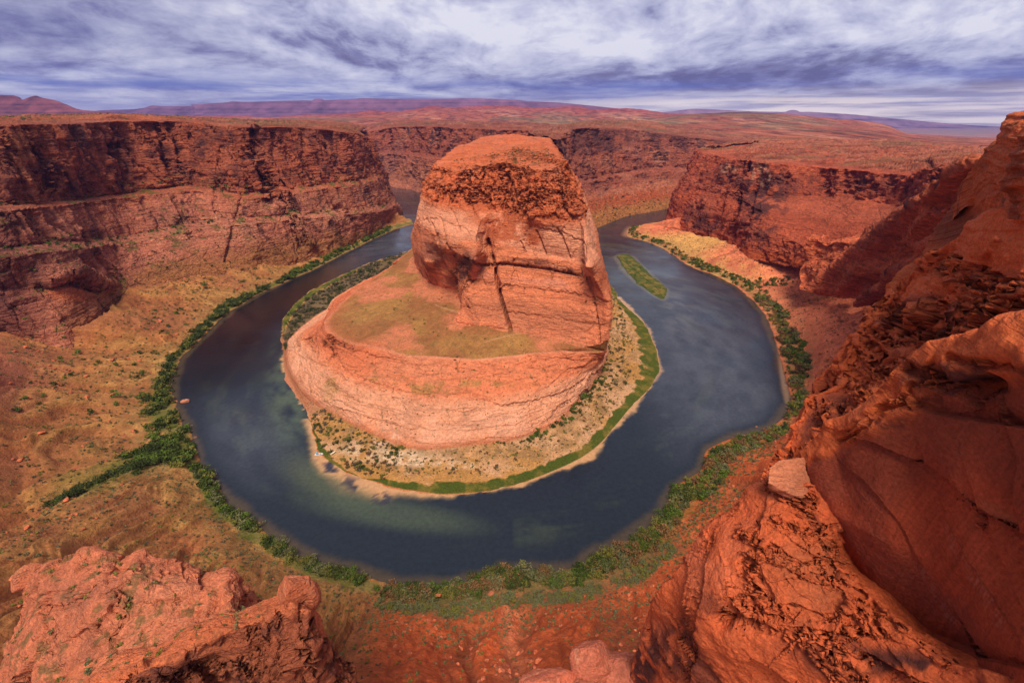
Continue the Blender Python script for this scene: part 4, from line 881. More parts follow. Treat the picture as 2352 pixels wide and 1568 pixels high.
KC.move(crest*(1.5*fbm(x, y, z, 7, 4, 821, .6)+0.9)+sm(2, 2.4, rr)*(1.3*fbm(x, y, z, 18, 3, 823)+0.28*fbm(x, y, z, 4, 5, 825, .6))); KC.refresh()
for pts, wd, dp in ([[(1925,1015),(1990,985),(2040,950),(2090,930)], 4, 1.2],[[(2160,870),(2230,905),(2300,880)], 14, 2.6],[[(2100,850),(2150,880)], 10, 1.5],
    [[(2200,830),(2260,850),(2352,840)], 7, 1.2]): groove(KC, pts, wd, dp, 4)
for pts, wd, dp in ([[(1960,1080),(2020,1140),(2080,1220),(2110,1290),(2180,1400),(2230,1500)], 40, .45],[[(2010,1018),(2060,1035),(2130,1062),(2190,1110),(2240,1160),(2305,1200)], 45, .9],[[(2310,960),(2335,1050),(2325,1150),(2352,1300)], 40, .8],
    [[(2352,985),(2250,968),(2150,950),(2080,930)], 50, 1.3],[[(2352,1535),(2230,1505),(2150,1470)], 30, 1.0],[[(2130,1060),(2170,1180),(2220,1290),(2290,1400)], 50, .35],[[(2250,1160),(2290,1290),(2352,1420)], 50, .5],[[(1945,985),(2010,958),(2075,915),(2140,840)], 16, 1.0]): ledge(KC, pts, wd, dp, 3)
KB = near([
 (d(1710,1137,95), d(1730,1150,93), d(1750,1165,92), d(1770,1180,92)),
 (d(1765,1070,93), d(1785,1095,89), d(1800,1120,86), d(1815,1150,86)),
 (d(1800,1003,95), d(1828,1045,88), d(1850,1080,84), d(1870,1120,84)),
 (d(1822,950,97), d(1850,995,90), d(1870,1035,84), d(1890,1080,84)),
 (d(1850,903,99), d(1885,945,90), d(1915,990,84), d(1940,1040,84)),
 (d(1908,870,101), d(1940,920,90), d(1965,960,82), d(1985,1010,82)),
 (d(1929,823,106), d(1965,880,92), d(1990,925,82), d(2010,980,81)),
 (d(1957,764,112), d(2000,830,95), d(2030,885,82), d(2050,950,80)),
 (d(1999,706,115), d(2050,780,95), d(2090,850,78), d(2110,910,76)),
 (d(2060,645,113), d(2105,725,90), d(2150,800,73), d(2170,870,71)),
 (d(2123,603,106), d(2165,690,84), d(2210,765,66), d(2225,850,64)),
 (d(2198,553,93), d(2235,650,74), d(2275,740,59), d(2290,830,57)),
 (d(2289,492,74), d(2315,610,62), d(2345,720,51), d(2360,810,50)),
 (d(2400,470,60), d(2420,600,51), d(2445,700,44), d(2460,790,43)),
], b=16, dz=24, du=1.7, dv=1.7, smooth=8, umax=60, vmax=140)
x, y, z = KB.xyz(); KB.move(4.0*fbm(x, y, z, 26, 4, 831, .5)+2.0*fbm(x, y, z, 8, 5, 833, .6)-1.2*(strata_fn(z+.25*x+2*fbm(x, y, z, 18, 3, 835), 837, 4)-.4)); KB.refresh()
for pts, wd, dp in ([[(2030,720),(2090,770),(2200,740),(2300,700)], 26, 7],[[(1900,930),(1960,960)], 16, 4],[[(1965,760),(2010,800),(2040,870)], 6, 2.5],[[(1880,905),(1895,960),(1900,1010)], 4, 2.5],[[(2110,590),(2180,640),(2352,690)], 5, 2],
    [[(1985,730),(2010,760)], 10, 3],[[(2240,760),(2340,770)], 12, 3]): groove(KB, pts, wd, dp, 5)
LS = 1.0
kbm = sm(-.2, .3, fbm(*KB.xyz(), 16, 3, 893)); blocks(KB, 19, 3.0, kbm*.7+.3, .8, .6, 24, 0); blocks(KB, 6, .25, kbm, .7, .7, 25, 0)
for pts, wd, dp in ([[(2170,570),(2230,600),(2300,640),(2352,650)], 40, 2.5],[[(2000,715),(2060,740),(2130,735),(2200,700)], 26, 3],[[(1935,840),(1960,880),(2000,900)], 20, 2.5],[[(1870,920),(1880,980),(1900,1040)], 18, 2.5],[[(2050,800),(2120,830),(2160,820)], 20, 2.5],[[(1975,770),(1990,830),(2040,860)], 20, 2.0]): ledge(KB, pts, wd, dp, 4)
LS = 1.0
KA = near([
 (d(2040,648,152), d(2055,672,147), d(2075,705,140)),
 (d(2080,615,152), d(2095,640,146), d(2115,675,135)),
 (d(2115,590,151), d(2132,612,142), d(2145,650,130)),
 (d(2136,553,150), d(2162,580,140), d(2185,620,125)),
 (d(2165,511,146), d(2197,540,132), d(2225,590,115)),
 (d(2214,433,132), d(2242,480,115), d(2275,545,98)),
 (d(2231,391,122), d(2265,440,105), d(2305,515,88)),
 (d(2260,355,112), d(2290,420,98), d(2325,500,82)),
 (d(2284,325,103), d(2312,400,92), d(2345,480,78)),
 (d(2400,300,90), d(2420,380,80), d(2450,470,68)),
], b=14, dz=16, du=1.7, dv=1.7, smooth=8, umax=60)
x, y, z = KA.xyz(); KA.move(1.6*fbm(x, y, z, 22, 4, 841, .5)-1.6*(strata_fn(z+0.35*y, 843, 3.0)-0.4)); KA.refresh()
KN = near([
 (d(2300,497,74), d(2322,502,66), d(2360,505,60), d(2470,510,50)),
 (d(2288,470,75), d(2315,480,65), d(2360,480,58), d(2470,480,49)),
 (d(2274,430,75), d(2308,440,64.5), d(2360,440,57), d(2470,440,49)),
 (d(2275,370,75), d(2306,375,65), d(2360,375,57), d(2470,375,49)),
 (d(2284,310,75), d(2312,315,66), d(2360,315,59), d(2470,315,51)),
 (d(2298,280,75), d(2322,287,68), d(2362,287,62), d(2470,285,55)),
 (d(2326,256,76), d(2344,264,71), d(2370,264,66), d(2470,262,61)),
 (d(2350,250,80), d(2365,254,78), d(2390,254,75), d(2480,250,72)),
 (d(2390,252,92), d(2400,254,90), d(2420,254,88), d(2500,252,85)),
], b=12, dz=4, du=1.6, dv=1.6, smooth=4, umax=60)
x, y, z = KN.xyz()
KN.move(1.3*fbm(x, y, z, 9, 4, 851, .5)-2.3*(strata_fn(z+0.05*x+1.2*fbm(x, y, z, 14, 3, 853), 855, 2.6)-0.4)+0.3*fbm(x, y, z*3, 2, 3, 857)); KN.refresh()
for A, sd, base, vr in ((KD, 861, C3(.68, .150, .052), 0.10), (KC, 863, C3(.78, .175, .055), 0.02), (KB, 865, C3(.80, .175, .058), 0.15), (KA, 867, C3(.56, .135, .045), 0.08), (KN, 869, C3(.66, .155, .052), 0.06)):
    A.col = rockcolor(A, base, sd, 0.14, varn=vr, pale=0.15, band=30, streak=0.5, purple=0.0)
x, y, z = KD.xyz(); n1 = fbm(x, y, z, 6, 5, 871, .6); n2 = fbm(x, y, z*.25, 2.2, 4, 873, .6)
for cx, cy, rx, ry, a, f in ((1480,1520,40,80,10,.95),(1560,1480,50,70,20,.8),(1620,1540,60,40,0,.7),(1640,1390,30,25,0,.5),(1990,1520,190,40,12,.75),(2150,1545,150,40,10,.9),(1700,1425,34,14,10,.75),(1890,1230,12,50,-20,.7),(1860,1440,60,20,0,.35)):
    put(KD, VARN_SHADE*1.2, KD.blob(cx, cy, rx, ry, a, 0.55)*sm(-0.25, 0.12, n1*.5+n2*.8), f)
put(KD, C3(.36, .12, .055), KD.blob(1850,1330,90,90,30,.4)*sm(-.5, .1, n1), 0.6)
put(KD, C3(.74, .21, .10), KD.blob(1640,1270,80,100,25,.6)*sm(-.5, .1, n1), 0.5)
x, y, z = KC.xyz(); n1 = fbm(x, y, z, 5, 5, 875, .6); rr = KC.r
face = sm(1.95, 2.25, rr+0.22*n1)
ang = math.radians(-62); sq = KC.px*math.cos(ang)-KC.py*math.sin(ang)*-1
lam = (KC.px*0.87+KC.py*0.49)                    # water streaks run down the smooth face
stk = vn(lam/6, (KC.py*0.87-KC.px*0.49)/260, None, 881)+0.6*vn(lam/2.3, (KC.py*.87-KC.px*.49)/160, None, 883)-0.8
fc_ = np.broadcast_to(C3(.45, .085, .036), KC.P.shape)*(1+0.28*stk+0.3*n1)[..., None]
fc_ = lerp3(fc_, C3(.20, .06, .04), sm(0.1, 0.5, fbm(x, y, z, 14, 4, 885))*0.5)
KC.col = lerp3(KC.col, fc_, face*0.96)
put(KC, VARN_SHADE*1.1, np.exp(-((rr-2.12-0.25*n1)/0.13)**2)*sm(-.2, .2, n1), 0.65)
for cx, cy, rx, ry, a, f in ((2210,870,90,28,5,.85),(2300,900,60,30,0,.6),(2110,870,30,40,0,.5),(2330,1150,30,120,0,.4)):
    put(KC, VARN_SHADE*1.1, KC.blob(cx, cy, rx, ry, a, 0.5)*sm(-0.3, 0.1, n1), f)
put(KC, C3(.50, .26, .18), np.maximum(KC.blob(2230,1330,16,130,-28,.5), KC.blob(2140,1370,9,80,-25,.5))*sm(0.18, 0.36, vn(lam/2.2, (KC.py*.87-KC.px*.49)/26, None, 887)-0.3+.3*n1), 0.35)
put(KC, C3(.50, .14, .06), KC.blob(2290,1180,50,14,42,.4), 0.5)
x, y, z = KB.xyz(); n1 = fbm(x, y, z, 9, 5, 889, .6)
for cx, cy, rx, ry, a, f in ((2120,730,130,50,5,.9),(2300,690,80,60,0,.8),(1925,930,50,40,40,.75),(2050,850,60,40,40,.6),(1850,960,20,50,20,.7),(2230,640,120,20,20,.6),(1790,1060,20,40,0,.8)):
    put(KB, VARN_SHADE*1.15, KB.blob(cx, cy, rx, ry, a, 0.5)*sm(-0.22, 0.10, n1), f)  # varnish, with the dark of the cavities painted in
put(KA, VARN_SHADE*1.3, KA.blob(2190,520,60,40,-30,.6), 0.6)
put(KN, VARN_SHADE*1.2, sm(0.0, 0.4, fbm(*KN.xyz(), 8, 4, 891)), 0.5)
for A in (KD, KC, KB, KA, KN): A.col = np.clip(A.col, 0.012, 0.8)
KC.rock = (1-0.75*face).astype(np.float32); KD.rock = (0.15+0.5*rough_m).astype(np.float32); KB.rock[:] = 0.35

# ------------------------------------------------------------------ fins below on the left
LF1 = near([
 (d(40,1328,182), d(50,1390,178), d(10,1470,175), d(-30,1590,170)),
 (d(85,1303,178), d(100,1370,165), d(70,1450,158), d(30,1570,150)),
 (d(146,1289,175), d(160,1360,160), d(150,1450,150), d(130,1570,142)),
 (d(220,1278,173), d(230,1350,157), d(230,1440,147), d(220,1560,138)),
 (d(275,1288,172), d(275,1350,156), d(275,1440,146), d(270,1540,137)),
 (d(319,1268,172), d(320,1340,155), d(315,1430,146), d(310,1530,136)),
 (d(366,1290,171), d(366,1350,155), d(360,1430,146), d(355,1520,136)),
 (d(421,1297,170), d(420,1350,155), d(410,1420,146), d(400,1510,136)),
 (d(468,1318,166), d(478,1360,156), d(470,1420,146), d(465,1490,135)),
 (d(520,1316,164), d(520,1360,151), d(510,1410,145), d(510,1460,138)),
 (d(556,1350,162), d(550,1380,153), d(545,1410,148), d(540,1445,142)),
 (d(578,1392,168), d(576,1410,163), d(568,1425,160), d(562,1450,158)),
], b=14, dz=30, du=1.7, dv=1.7, smooth=8, umax=60, vmax=150)
x, y, z = LF1.xyz(); LF1.move(3.4*fbm(x, y, z, 26, 4, 901, .5)+1.1*fbm(x, y, z, 8, 4, 903, .6)-1.7*(strata_fn(z-0.25*x, 905, 7)-.4)); LF1.refresh()
for pts, wd, dp in ([[(85,1370),(150,1360),(230,1345)], 3, 2],[[(80,1400),(170,1390),(225,1370)], 3, 2],[[(340,1330),(395,1350),(420,1400)], 3, 2],[[(468,1320),(466,1370),(455,1440)], 6, 5],[[(250,1340),(280,1420),(250,1480)], 4, 3],
    [[(260,1310),(320,1312),(380,1320)], 4, 2.5],[[(420,1300),(425,1330)], 2.5, 2],[[(190,1430),(240,1450),(260,1500)], 4, 3],[[(100,1450),(60,1520)], 4, 3],[[(170,1385),(260,1370),(280,1385)], 3, 2]): groove(LF1, pts, wd, dp, 3)
def shove(q, k): return (q[0]*k, q[1]*k, CAMH+(q[2]-CAMH)*k)
LF2 = near([(c_[0], c_[1], shove(c_[2], 1.06), shove(c_[3], 1.24)) if i > 4 else c_ for i, c_ in enumerate([
 (d(60,1600,128), d(100,1645,115), d(140,1710,108), d(150,1820,100)),
 (d(125,1566,128), d(170,1610,115), d(200,1670,108), d(220,1800,100)),
 (d(190,1530,128), d(230,1580,115), d(260,1640,108), d(280,1780,100)),
 (d(256,1501,128), d(295,1550,115), d(325,1605,108), d(335,1750,100)),
 (d(312,1485,128), d(350,1528,115), d(380,1580,110), d(390,1740,101)),
 (d(366,1472,129), d(405,1510,115), d(430,1545,113), d(440,1720,102)),
 (d(439,1436,130), d(470,1468,117), d(490,1505,115), d(500,1700,104)),
 (d(500,1415,131), d(525,1445,118), d(540,1500,113), d(550,1690,104)),
 (d(549,1399,132), d(575,1430,118), d(585,1490,112), d(595,1680,104)),
 (d(600,1378,133), d(610,1415,118), d(615,1480,111), d(625,1670,103)),
 (d(645,1362,134), d(650,1398,118), d(652,1470,110), d(660,1660,103)),
 (d(700,1365,136), d(700,1400,121), d(705,1470,113), d(712,1660,105)),
 (d(725,1400,138), d(722,1430,126), d(732,1490,118), d(745,1660,108)),
 (d(748,1465,141), d(748,1490,132), d(758,1530,124), d(770,1660,112)),
 (d(775,1515,145), d(778,1535,140), d(785,1565,133), d(800,1670,120)),
 (d(800,1575,150), d(802,1590,148), d(808,1610,145), d(820,1690,130)),
])], b=13, dz=26, du=1.7, dv=1.7, smooth=7, umax=60, vmax=150)
x, y, z = LF2.xyz(); LF2.move(2.2*fbm(x, y, z, 20, 4, 911, .5)+0.9*fbm(x, y, z, 6, 4, 913, .6)); LF2.refresh()
bl = 0
x, y, z = LF2.xyz()
for k, (ax, ay, az) in enumerate(((0.9, 0.1, 0.3), (-0.3, 0.8, 0.5), (0.5, -0.5, 0.6))):
    q = (x*ax+y*ay+z*az+fbm(x, y, z, 12, 3, 915+k)*6)/5; i = np.floor(q); f = sm(0.8, 1.0, q-i); zr = np.zeros(1, np.int64)
    bl = bl+_h(i.astype(np.int64), zr+k, zr, 917)*(1-f)+_h(i.astype(np.int64)+1, zr+k, zr, 917)*f
LF2.move(.8*(bl-1.5)*sm(2.0, 2.4, LF2.r)); LF2.refresh()
blocks(LF2, 11, 4.0, sm(1.5, 2.4, LF2.r)*.9+.1, 1.3, .9, 31, 0); blocks(LF2, 4, 1.3, sm(1.3, 2.2, LF2.r)*.8+.2, 1.2, .8, 32, 0); blocks(LF1, 17, 3.0, np.ones_like(LF1.r), .9, .7, 33, 0); blocks(LF1, 6, .7, np.ones_like(LF1.r), .8, .7, 34, 0)
for pts, wd, dp in ([[(340,1568),(420,1528),(490,1518),(545,1516),(600,1545)], 40, 2],): ledge(LF2, pts, wd, dp, 3)
for pts, wd, dp in ([[(688,1368),(690,1420),(695,1480),(720,1540)], 4, 5],[[(640,1400),(650,1450)], 3, 2]): groove(LF2, pts, wd, dp, 3)
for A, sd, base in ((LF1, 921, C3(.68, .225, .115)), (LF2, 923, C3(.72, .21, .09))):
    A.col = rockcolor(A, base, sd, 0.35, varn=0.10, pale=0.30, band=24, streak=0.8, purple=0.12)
x, y, z = LF1.xyz(); n1 = fbm(x, y, z, 9, 4, 925, .6)
put(LF1, C3(.16, .14, .05), sm(0.15, 0.35, fbm(x, y, z, 5, 4, 927, .65))*sm(0.8, 0.4, LF1.steep), 0.7)
for cx, cy, rx, ry, f in ((230,1370,120,40,.4),(400,1450,60,40,.35),(200,1480,100,60,.4)): put(LF1, C3(.28, .13, .09), LF1.blob(cx, cy, rx, ry, 0, .5)*sm(-.2, .2, n1), f)
x, y, z = LF2.xyz(); n1 = fbm(x, y, z, 7, 4, 929, .6)
put(LF2, C3(.27, .085, .045), sm(2.0, 2.3, LF2.r+0.15*n1), 0.75)  # shade of the overhung front face painted into its colour
put(LF2, VARN_SHADE*1.4, sm(0.1, 0.5, n1+.2*fbm(x, y, z*.2, 3, 3, 931))*sm(2.0, 2.4, LF2.r), 0.6)
put(LF2, C3(.16, .14, .05), sm(0.25, 0.4, fbm(x, y, z, 3, 4, 933, .65))*sm(2.1, 1.9, LF2.r), 0.6)
# ------------------------------------------------------------------ link the terrain
oT = T.mesh('riverbank_ground', M_talus)
Lw.mesh('canyon_cliff_terrain', M_mid); Dw.mesh('canyon_cliff_terrain', M_far); Ew.mesh('canyon_cliff_terrain', M_far)
Fw.mesh('promontory_terrain', M_mid); Gw.mesh('ribbed_slope_terrain', M_mid)
Pn.mesh('peninsula_terrain', M_butte)
Pl.mesh('plateau_terrain', M_far)
mesaA.mesh('distant_mesa_terrain', M_far); mesaB.mesh('distant_hill_terrain', M_far); mesaC.mesh('distant_mesa_terrain', M_far)
for A in (KD, KC, KB, KA, KN): A.mesh('rim_cliff_terrain', M_near)
LF1.mesh('sandstone_fin_terrain', M_fin); LF2.mesh('sandstone_fin_terrain', M_fin)

# ground sheet: river bed near, plain beyond
def sheet(name, xs, ys, z, mat):
    X, Y = np.meshgrid(xs, ys); V = np.stack([X, Y, np.broadcast_to(z, X.shape)], -1).reshape(-1, 3)
    R, Cn = X.shape; idx = np.arange(R*Cn).reshape(R, Cn)
    q = np.stack([idx[:-1, :-1], idx[:-1, 1:], idx[1:, 1:], idx[1:, :-1]], -1).reshape(-1, 4)
    me = bpy.data.meshes.new(name); raw_mesh(me, V, q); me.materials.append(mat)
    o = bpy.data.objects.new(name, me); COL.objects.link(o); o['kind'] = 'structure'; return o, V
def plain_mat():
    m = bpy.data.materials.new('desert_plain'); m.use_nodes = True; N = NT(m.node_tree); bs = N.n['Principled BSDF']
    pos = N.node('ShaderNodeNewGeometry').outputs['Position']
    a = N.noise(N.vmul(pos, (1, .5, 1)), 0.0007, 8, 0.65); b = N.noise(pos, 0.004, 6, 0.6)
    c = N.mix(N.mapr(a, .4, .6), (.34, .13, .085, 1), (.19, .15, .10, 1)); c = N.mix(N.mapr(b, .5, .65, 0, .5), c, (.46, .26, .19, 1))
    N.put(bs.inputs['Base Color'], c); bs.inputs['Roughness'].default_value = 1; return m
sheet('plain_ground', np.linspace(-30500, 30500, 30), np.linspace(-2900, 25500, 30), -62.0, plain_mat())

# ------------------------------------------------------------------ river
outerP = [(950,515),(900,530),(850,553),(800,578),(740,610),(680,637),(600,675),(538,710),(470,770),(415,825),(399,872),(396,925),(439,1000),(461,1073),(520,1143),(600,1215),(720,1290),(824,1314),(915,1344),(1032,1344),(1149,1311),(1296,1305),(1400,1262),(1516,1190),(1545,1120),(1610,1078),(1626,1031),(1693,1000),(1772,980),(1817,925),(1788,818),(1755,725),(1701,665),(1647,636),(1585,611),(1502,561),(1440,542),(1455,520)]
innerP = [(948,573),(845,606),(764,642),(704,675),(651,735),(651,845),(692,928),(748,1057),(877,1118),(1026,1136),(1187,1114),(1348,1045),(1441,949),(1517,850),(1485,747),(1421,683)]
islP = [(1415,590),(1425,585),(1436,584),(1453,590),(1482,619),(1510,645),(1531,665),(1528,682),(1522,688),(1502,677),(1461,648),(1430,618),(1415,590)]
def w2(L): return [p(a, b, 0)[:2] for a, b in L]
def pd(X, Y, pts):
    best = np.full(X.shape, 1e9, np.float32)
    for (ax, ay), (bx, by) in zip(pts[:-1], pts[1:]):
        dx, dy = bx-ax, by-ay; t = np.clip(((X-ax)*dx+(Y-ay)*dy)/(dx*dx+dy*dy+1e-6), 0, 1)
        best = np.minimum(best, np.hypot(X-ax-t*dx, Y-ay-t*dy).astype(np.float32))
    return best
xs = np.arange(-720, 760, 2.4); ys = np.concatenate([np.arange(180, 900, 2.4), np.arange(900, 2700, 6)])
def water_mat():
    m = bpy.data.materials.new('river_water'); m.use_nodes = True; N = NT(m.node_tree); bs = N.n['Principled BSDF']
    at = N.node('ShaderNodeAttribute', attribute_name='Col')
    pos = N.node('ShaderNodeNewGeometry').outputs['Position']
    f1 = N.noise(pos, 0.25, 6, 0.65)
    c = N.mix(1.0, at.outputs['Color'], N.mapr(f1, .3, .7, .8, 1.2, False), 'MULTIPLY')
    N.put(bs.inputs['Base Color'], c); N.put(bs.inputs['Roughness'], N.math('ADD', 0.06, N.math('MULTIPLY', at.outputs['Alpha'], 0.14)))
    bs.inputs['IOR'].default_value = 1.33; bs.inputs['Specular IOR Level'].default_value = 0.5
    a = N.noise(N.vmul(pos, (1, 1.6, 1)), 0.35, 6, 0.62, 0.5); b = N.noise(pos, 0.045, 4, 0.55, 1.0)
    amp = N.mapr(N.noise(pos, 0.012, 3, 0.5), 0.38, 0.62, 0.25, 1.0)
    bp = N.node('ShaderNodeBump', i_Height=N.math('MULTIPLY', N.math('ADD', a, N.math('MULTIPLY', b, 0.8)), amp), i_Strength=0.42, i_Distance=0.9)
    N.l.new(bp.outputs[0], bs.inputs['Normal']); return m
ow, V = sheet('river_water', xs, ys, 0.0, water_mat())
X, Y = V[:, 0].astype(np.float32), V[:, 1].astype(np.float32)
PX, PY = project(V)
di = pd(X, Y, w2(innerP)); do = pd(X, Y, w2(outerP)); ds = pd(X, Y, w2(islP))
n1 = fbm(X, Y, None, 38, 5, 951, .6); n2 = fbm(X, Y, None, 9, 4, 953, .6)
# streaky weed beds follow the current
ax_ = np.arctan2(X-0, Y-620); rad = np.hypot(X, Y-620)
flow = fbm(ax_*160, rad*1.0, None, 16, 4, 955, .55); flow2 = fbm(ax_*60, rad*1.3, None, 26, 4, 957, .6)
colr = np.broadcast_to(C3(.013, .020, .031), V.shape).astype(np.float32).copy()
def wput(c_, m): 
    global colr
    colr = lerp3(colr, c_, np.clip(m, 0, 1).astype(np.float32))
mid = sm(20, 60, di)*sm(14, 40, do)
wput(C3(.045, .062, .045), sm(0.0, 0.5, flow+.4*flow2)*mid*0.35)
wput(C3(.075, .095, .045), sm(0.12, 0.5, flow2+.3*flow)*mid*0.2)
def wb(cx, cy, rx, ry, a, soft=.6):
    a = math.radians(a); u = ((PX-cx)*math.cos(a)+(PY-cy)*math.sin(a))/rx; v = (-(PX-cx)*math.sin(a)+(PY-cy)*math.cos(a))/ry
    return 1-sm(1-soft, 1+soft, np.sqrt(u*u+v*v))
wput(C3(.10, .14, .085), wb(660,910,45,110,-5)*sm(-.6, .6, flow)*.6)
wput(C3(.085, .105, .06), wb(760,1105,110,40,20)*.6)
wput(C3(.07, .095, .06), wb(900,1180,180,30,8)*.55)
wput(C3(.20, .16, .09), wb(800,1105,60,9,25)*.7)
wput(C3(.10, .10, .07), wb(1600,800,45,110,-20)*sm(-.1, .4, flow2)*.1)
wput(C3(.16, .14, .09), wb(1560,720,30,60,-15)*sm(-.2, .4, flow)*.4)
wput(C3(.10, .055, .025), wb(720,655,110,20,-30)*.7)
sh = di+6*n1+3.5*n2
lim = np.where(PY < 735, 2.0, 1.0)*0+np.interp(PX, [640, 700, 760, 850, 1000, 1200, 1400, 1540], [3, 8, 17, 13, 6, 3, 4, 4])
lim = np.where((PY < 735) & (PX < 1000), 1.2, lim); lim = np.where((PX < 725) & (PY < 960), .5, lim)
wput(C3(.26, .18, .09), sm(1.5, .5, sh/lim)*.75)
wput(C3(.50, .27, .13), sm(1.0, .25, sh/lim)*.9)
weed = wb(850,1130,90,16,25)+wb(760,1070,18,18,0)
wput(C3(.035, .035, .05), weed*sm(0.0, .14, fbm(X, Y, None, 8, 4, 961, .6)))
wput(C3(.068, .080, .108), np.clip(wb(1640,850,140,240,-22,.7)*.8+wb(560,1010,110,80,30,.8)*.5+wb(900,550,120,30,-28,.8)*.8, 0, .9)*sm(4, 22, do)*(.75+.5*flow))  # paler murky water, with the sky's sheen painted into its colour
wput(C3(.003, .004, .006), np.clip(wb(500,810,110,95,-40,.8)+wb(640,690,130,40,-32,.8), 0, 1)*.85)  # dark reflection of the left wall painted into the water colour
wput(C3(.07, .05, .03), sm(10, 2, do+4*n1+2*n2)*.8)
wput(C3(.10, .09, .06), sm(10, 2, ds+3*n1)*.8)
wput(C3(.30, .18, .11), (wb(1440,532,26,12,20)+wb(1800,860,8,70,-8))*.8*sm(26, 6, do))
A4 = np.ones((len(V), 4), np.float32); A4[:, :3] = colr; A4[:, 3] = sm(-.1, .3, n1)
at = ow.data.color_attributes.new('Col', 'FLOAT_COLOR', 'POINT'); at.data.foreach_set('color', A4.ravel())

# ------------------------------------------------------------------ island
def island():
    pts = w2([(1425,600),(1418,590),(1425,585),(1440,584),(1455,591),(1482,619),(1510,645),(1530,664),(1529,680),(1522,687),(1502,677),(1461,648),(1435,618)])
    cx = sum(q[0] for q in pts)/len(pts); cy = sum(q[1] for q in pts)/len(pts)
    # centre line from end to end
    rows = []
    for k in (1.06, 1.0, .93, .75, .5, .2, .02):
        zz = {1.06: -1.5, 1.0: 0, .93: .9, .75: 1.5}.get(k, 1.7)
        row = []
        for (a, b) in pts+[pts[0]]:
            t = np.clip(((a-pts[1][0])*(pts[8][0]-pts[1][0])+(b-pts[1][1])*(pts[8][1]-pts[1][1]))/((pts[8][0]-pts[1][0])**2+(pts[8][1]-pts[1][1])**2), .08, .92)
            mx, my = pts[1][0]+t*(pts[8][0]-pts[1][0]), pts[1][1]+t*(pts[8][1]-pts[1][1])
            row.append((mx+(a-mx)*k, my+(b-my)*k, zz))
        rows.append(row)
    A = Patch(rows, du=1.5, dv=1.5, smooth=1)
    if np.mean(A.N[..., 2]) < 0: A.flip = True; A.refresh()
    x, y, z = A.xyz(); n = fbm(x, y, None, 10, 4, 971, .6); nf = fbm(x, y, None, 3, 3, 973, .6)
    A.P[..., 2] += .5*n*sm(.8, 1.6, A.r)
    n5 = fbm(x, y, None, 26, 4, 975, .6); e = np.exp(-((A.r-1)/1.2)**2)*(n*2.4+n5*6); A.P[..., 0] += e; A.P[..., 1] += e
    A.col = lerp3(np.broadcast_to(C3(.055, .080, .012), A.P.shape), C3(.17, .13, .03), sm(-.05, .4, n+.25*sm(2, 4, A.r)))*(1+.4*nf)[..., None]
    A.col = lerp3(A.col, C3(.05, .05, .02), sm(1.6, 1.1, A.r)*.8).astype(np.float32)
    A.rock[:] = 0; A.mesh('island_ground', M_talus); return A
Is = island()

# ------------------------------------------------------------------ shrubs
def leafcloud(seed, n, spread, size, flat=0.75, lobes=5, aspect=1.0):
    g = np.random.default_rng(seed)
    cen = g.normal(0, 1, (lobes, 3))*np.array([.34, .34, .18])*spread; cen[:, 2] = np.abs(cen[:, 2])*.9+spread*.34*flat
    rad = g.uniform(.26, .46, lobes)*spread
    k = g.integers(0, lobes, n); dv = g.normal(0, 1, (n, 3)); dv /= np.linalg.norm(dv, axis=1, keepdims=True)
    pr = cen[k]+dv*(rad[k]*g.uniform(.55, 1.05, n))[:, None]*np.array([1, 1, flat*aspect])
    pr[:, 2] = np.maximum(pr[:, 2], .02*spread)
    a = g.normal(0, 1, (n, 3)); a /= np.linalg.norm(a, axis=1, keepdims=True)
    b = np.cross(a, dv+g.normal(0, .5, (n, 3))); b /= np.linalg.norm(b, axis=1, keepdims=True)+1e-6
    s_ = (size*g.uniform(.6, 1.4, n))[:, None]
    V = np.stack([pr-a*s_-b*s_*.6, pr+a*s_-b*s_*.35, pr+a*s_*.8+b*s_*.6, pr-a*s_*.7+b*s_*.5], 1).reshape(-1, 3)
    return V, np.arange(n*4).reshape(-1, 4)
def leafmat(name, colr, var=.45):
    m = bpy.data.materials.new(name); m.use_nodes = True; N = NT(m.node_tree); bs = N.n['Principled BSDF']
    g = N.node('ShaderNodeNewGeometry'); ri = g.outputs['Random Per Island']; oi = N.node('ShaderNodeObjectInfo').outputs['Random']
    c = N.mix(N.mapr(ri, 0, 1, 0, .55, False), (*colr, 1), (colr[0]*1.9+.02, colr[1]*1.6+.01, colr[2]*1.1, 1))
    c = N.mix(1.0, c, N.math('ADD', 1-var/2, N.math('MULTIPLY', oi, var)), 'MULTIPLY')
    N.put(bs.inputs['Base Color'], c); bs.inputs['Roughness'].default_value = .7; bs.inputs['Specular IOR Level'].default_value = .15
    return m
ML = {'dark': leafmat('leaf_dark', (.030, .048, .012)), 'green': leafmat('leaf_green', (.055, .095, .014)), 'olive': leafmat('leaf_olive', (.11, .115, .025)),
      'sage': leafmat('leaf_sage', (.105, .115, .055)), 'brown': leafmat('leaf_brown', (.17, .095, .045)), 'grey': leafmat('leaf_grey', (.075, .068, .045))}
M_bark = simple('shrub_bark', (.09, .055, .035))
protos = {}
for kind in ('dark', 'green', 'olive', 'sage', 'brown', 'grey'):
    for v in range(2):
        V, q = leafcloud(hash_ := {'dark': 1, 'green': 2, 'olive': 3, 'sage': 4, 'brown': 5, 'grey': 6}[kind]*10+v, 620, 1.0, .052, lobes=8 if kind in ('dark', 'green') else 6)
        me = bpy.data.meshes.new('shrub_crown'); raw_mesh(me, V, q, False); me.materials.append(ML[kind]); protos[kind, v] = me
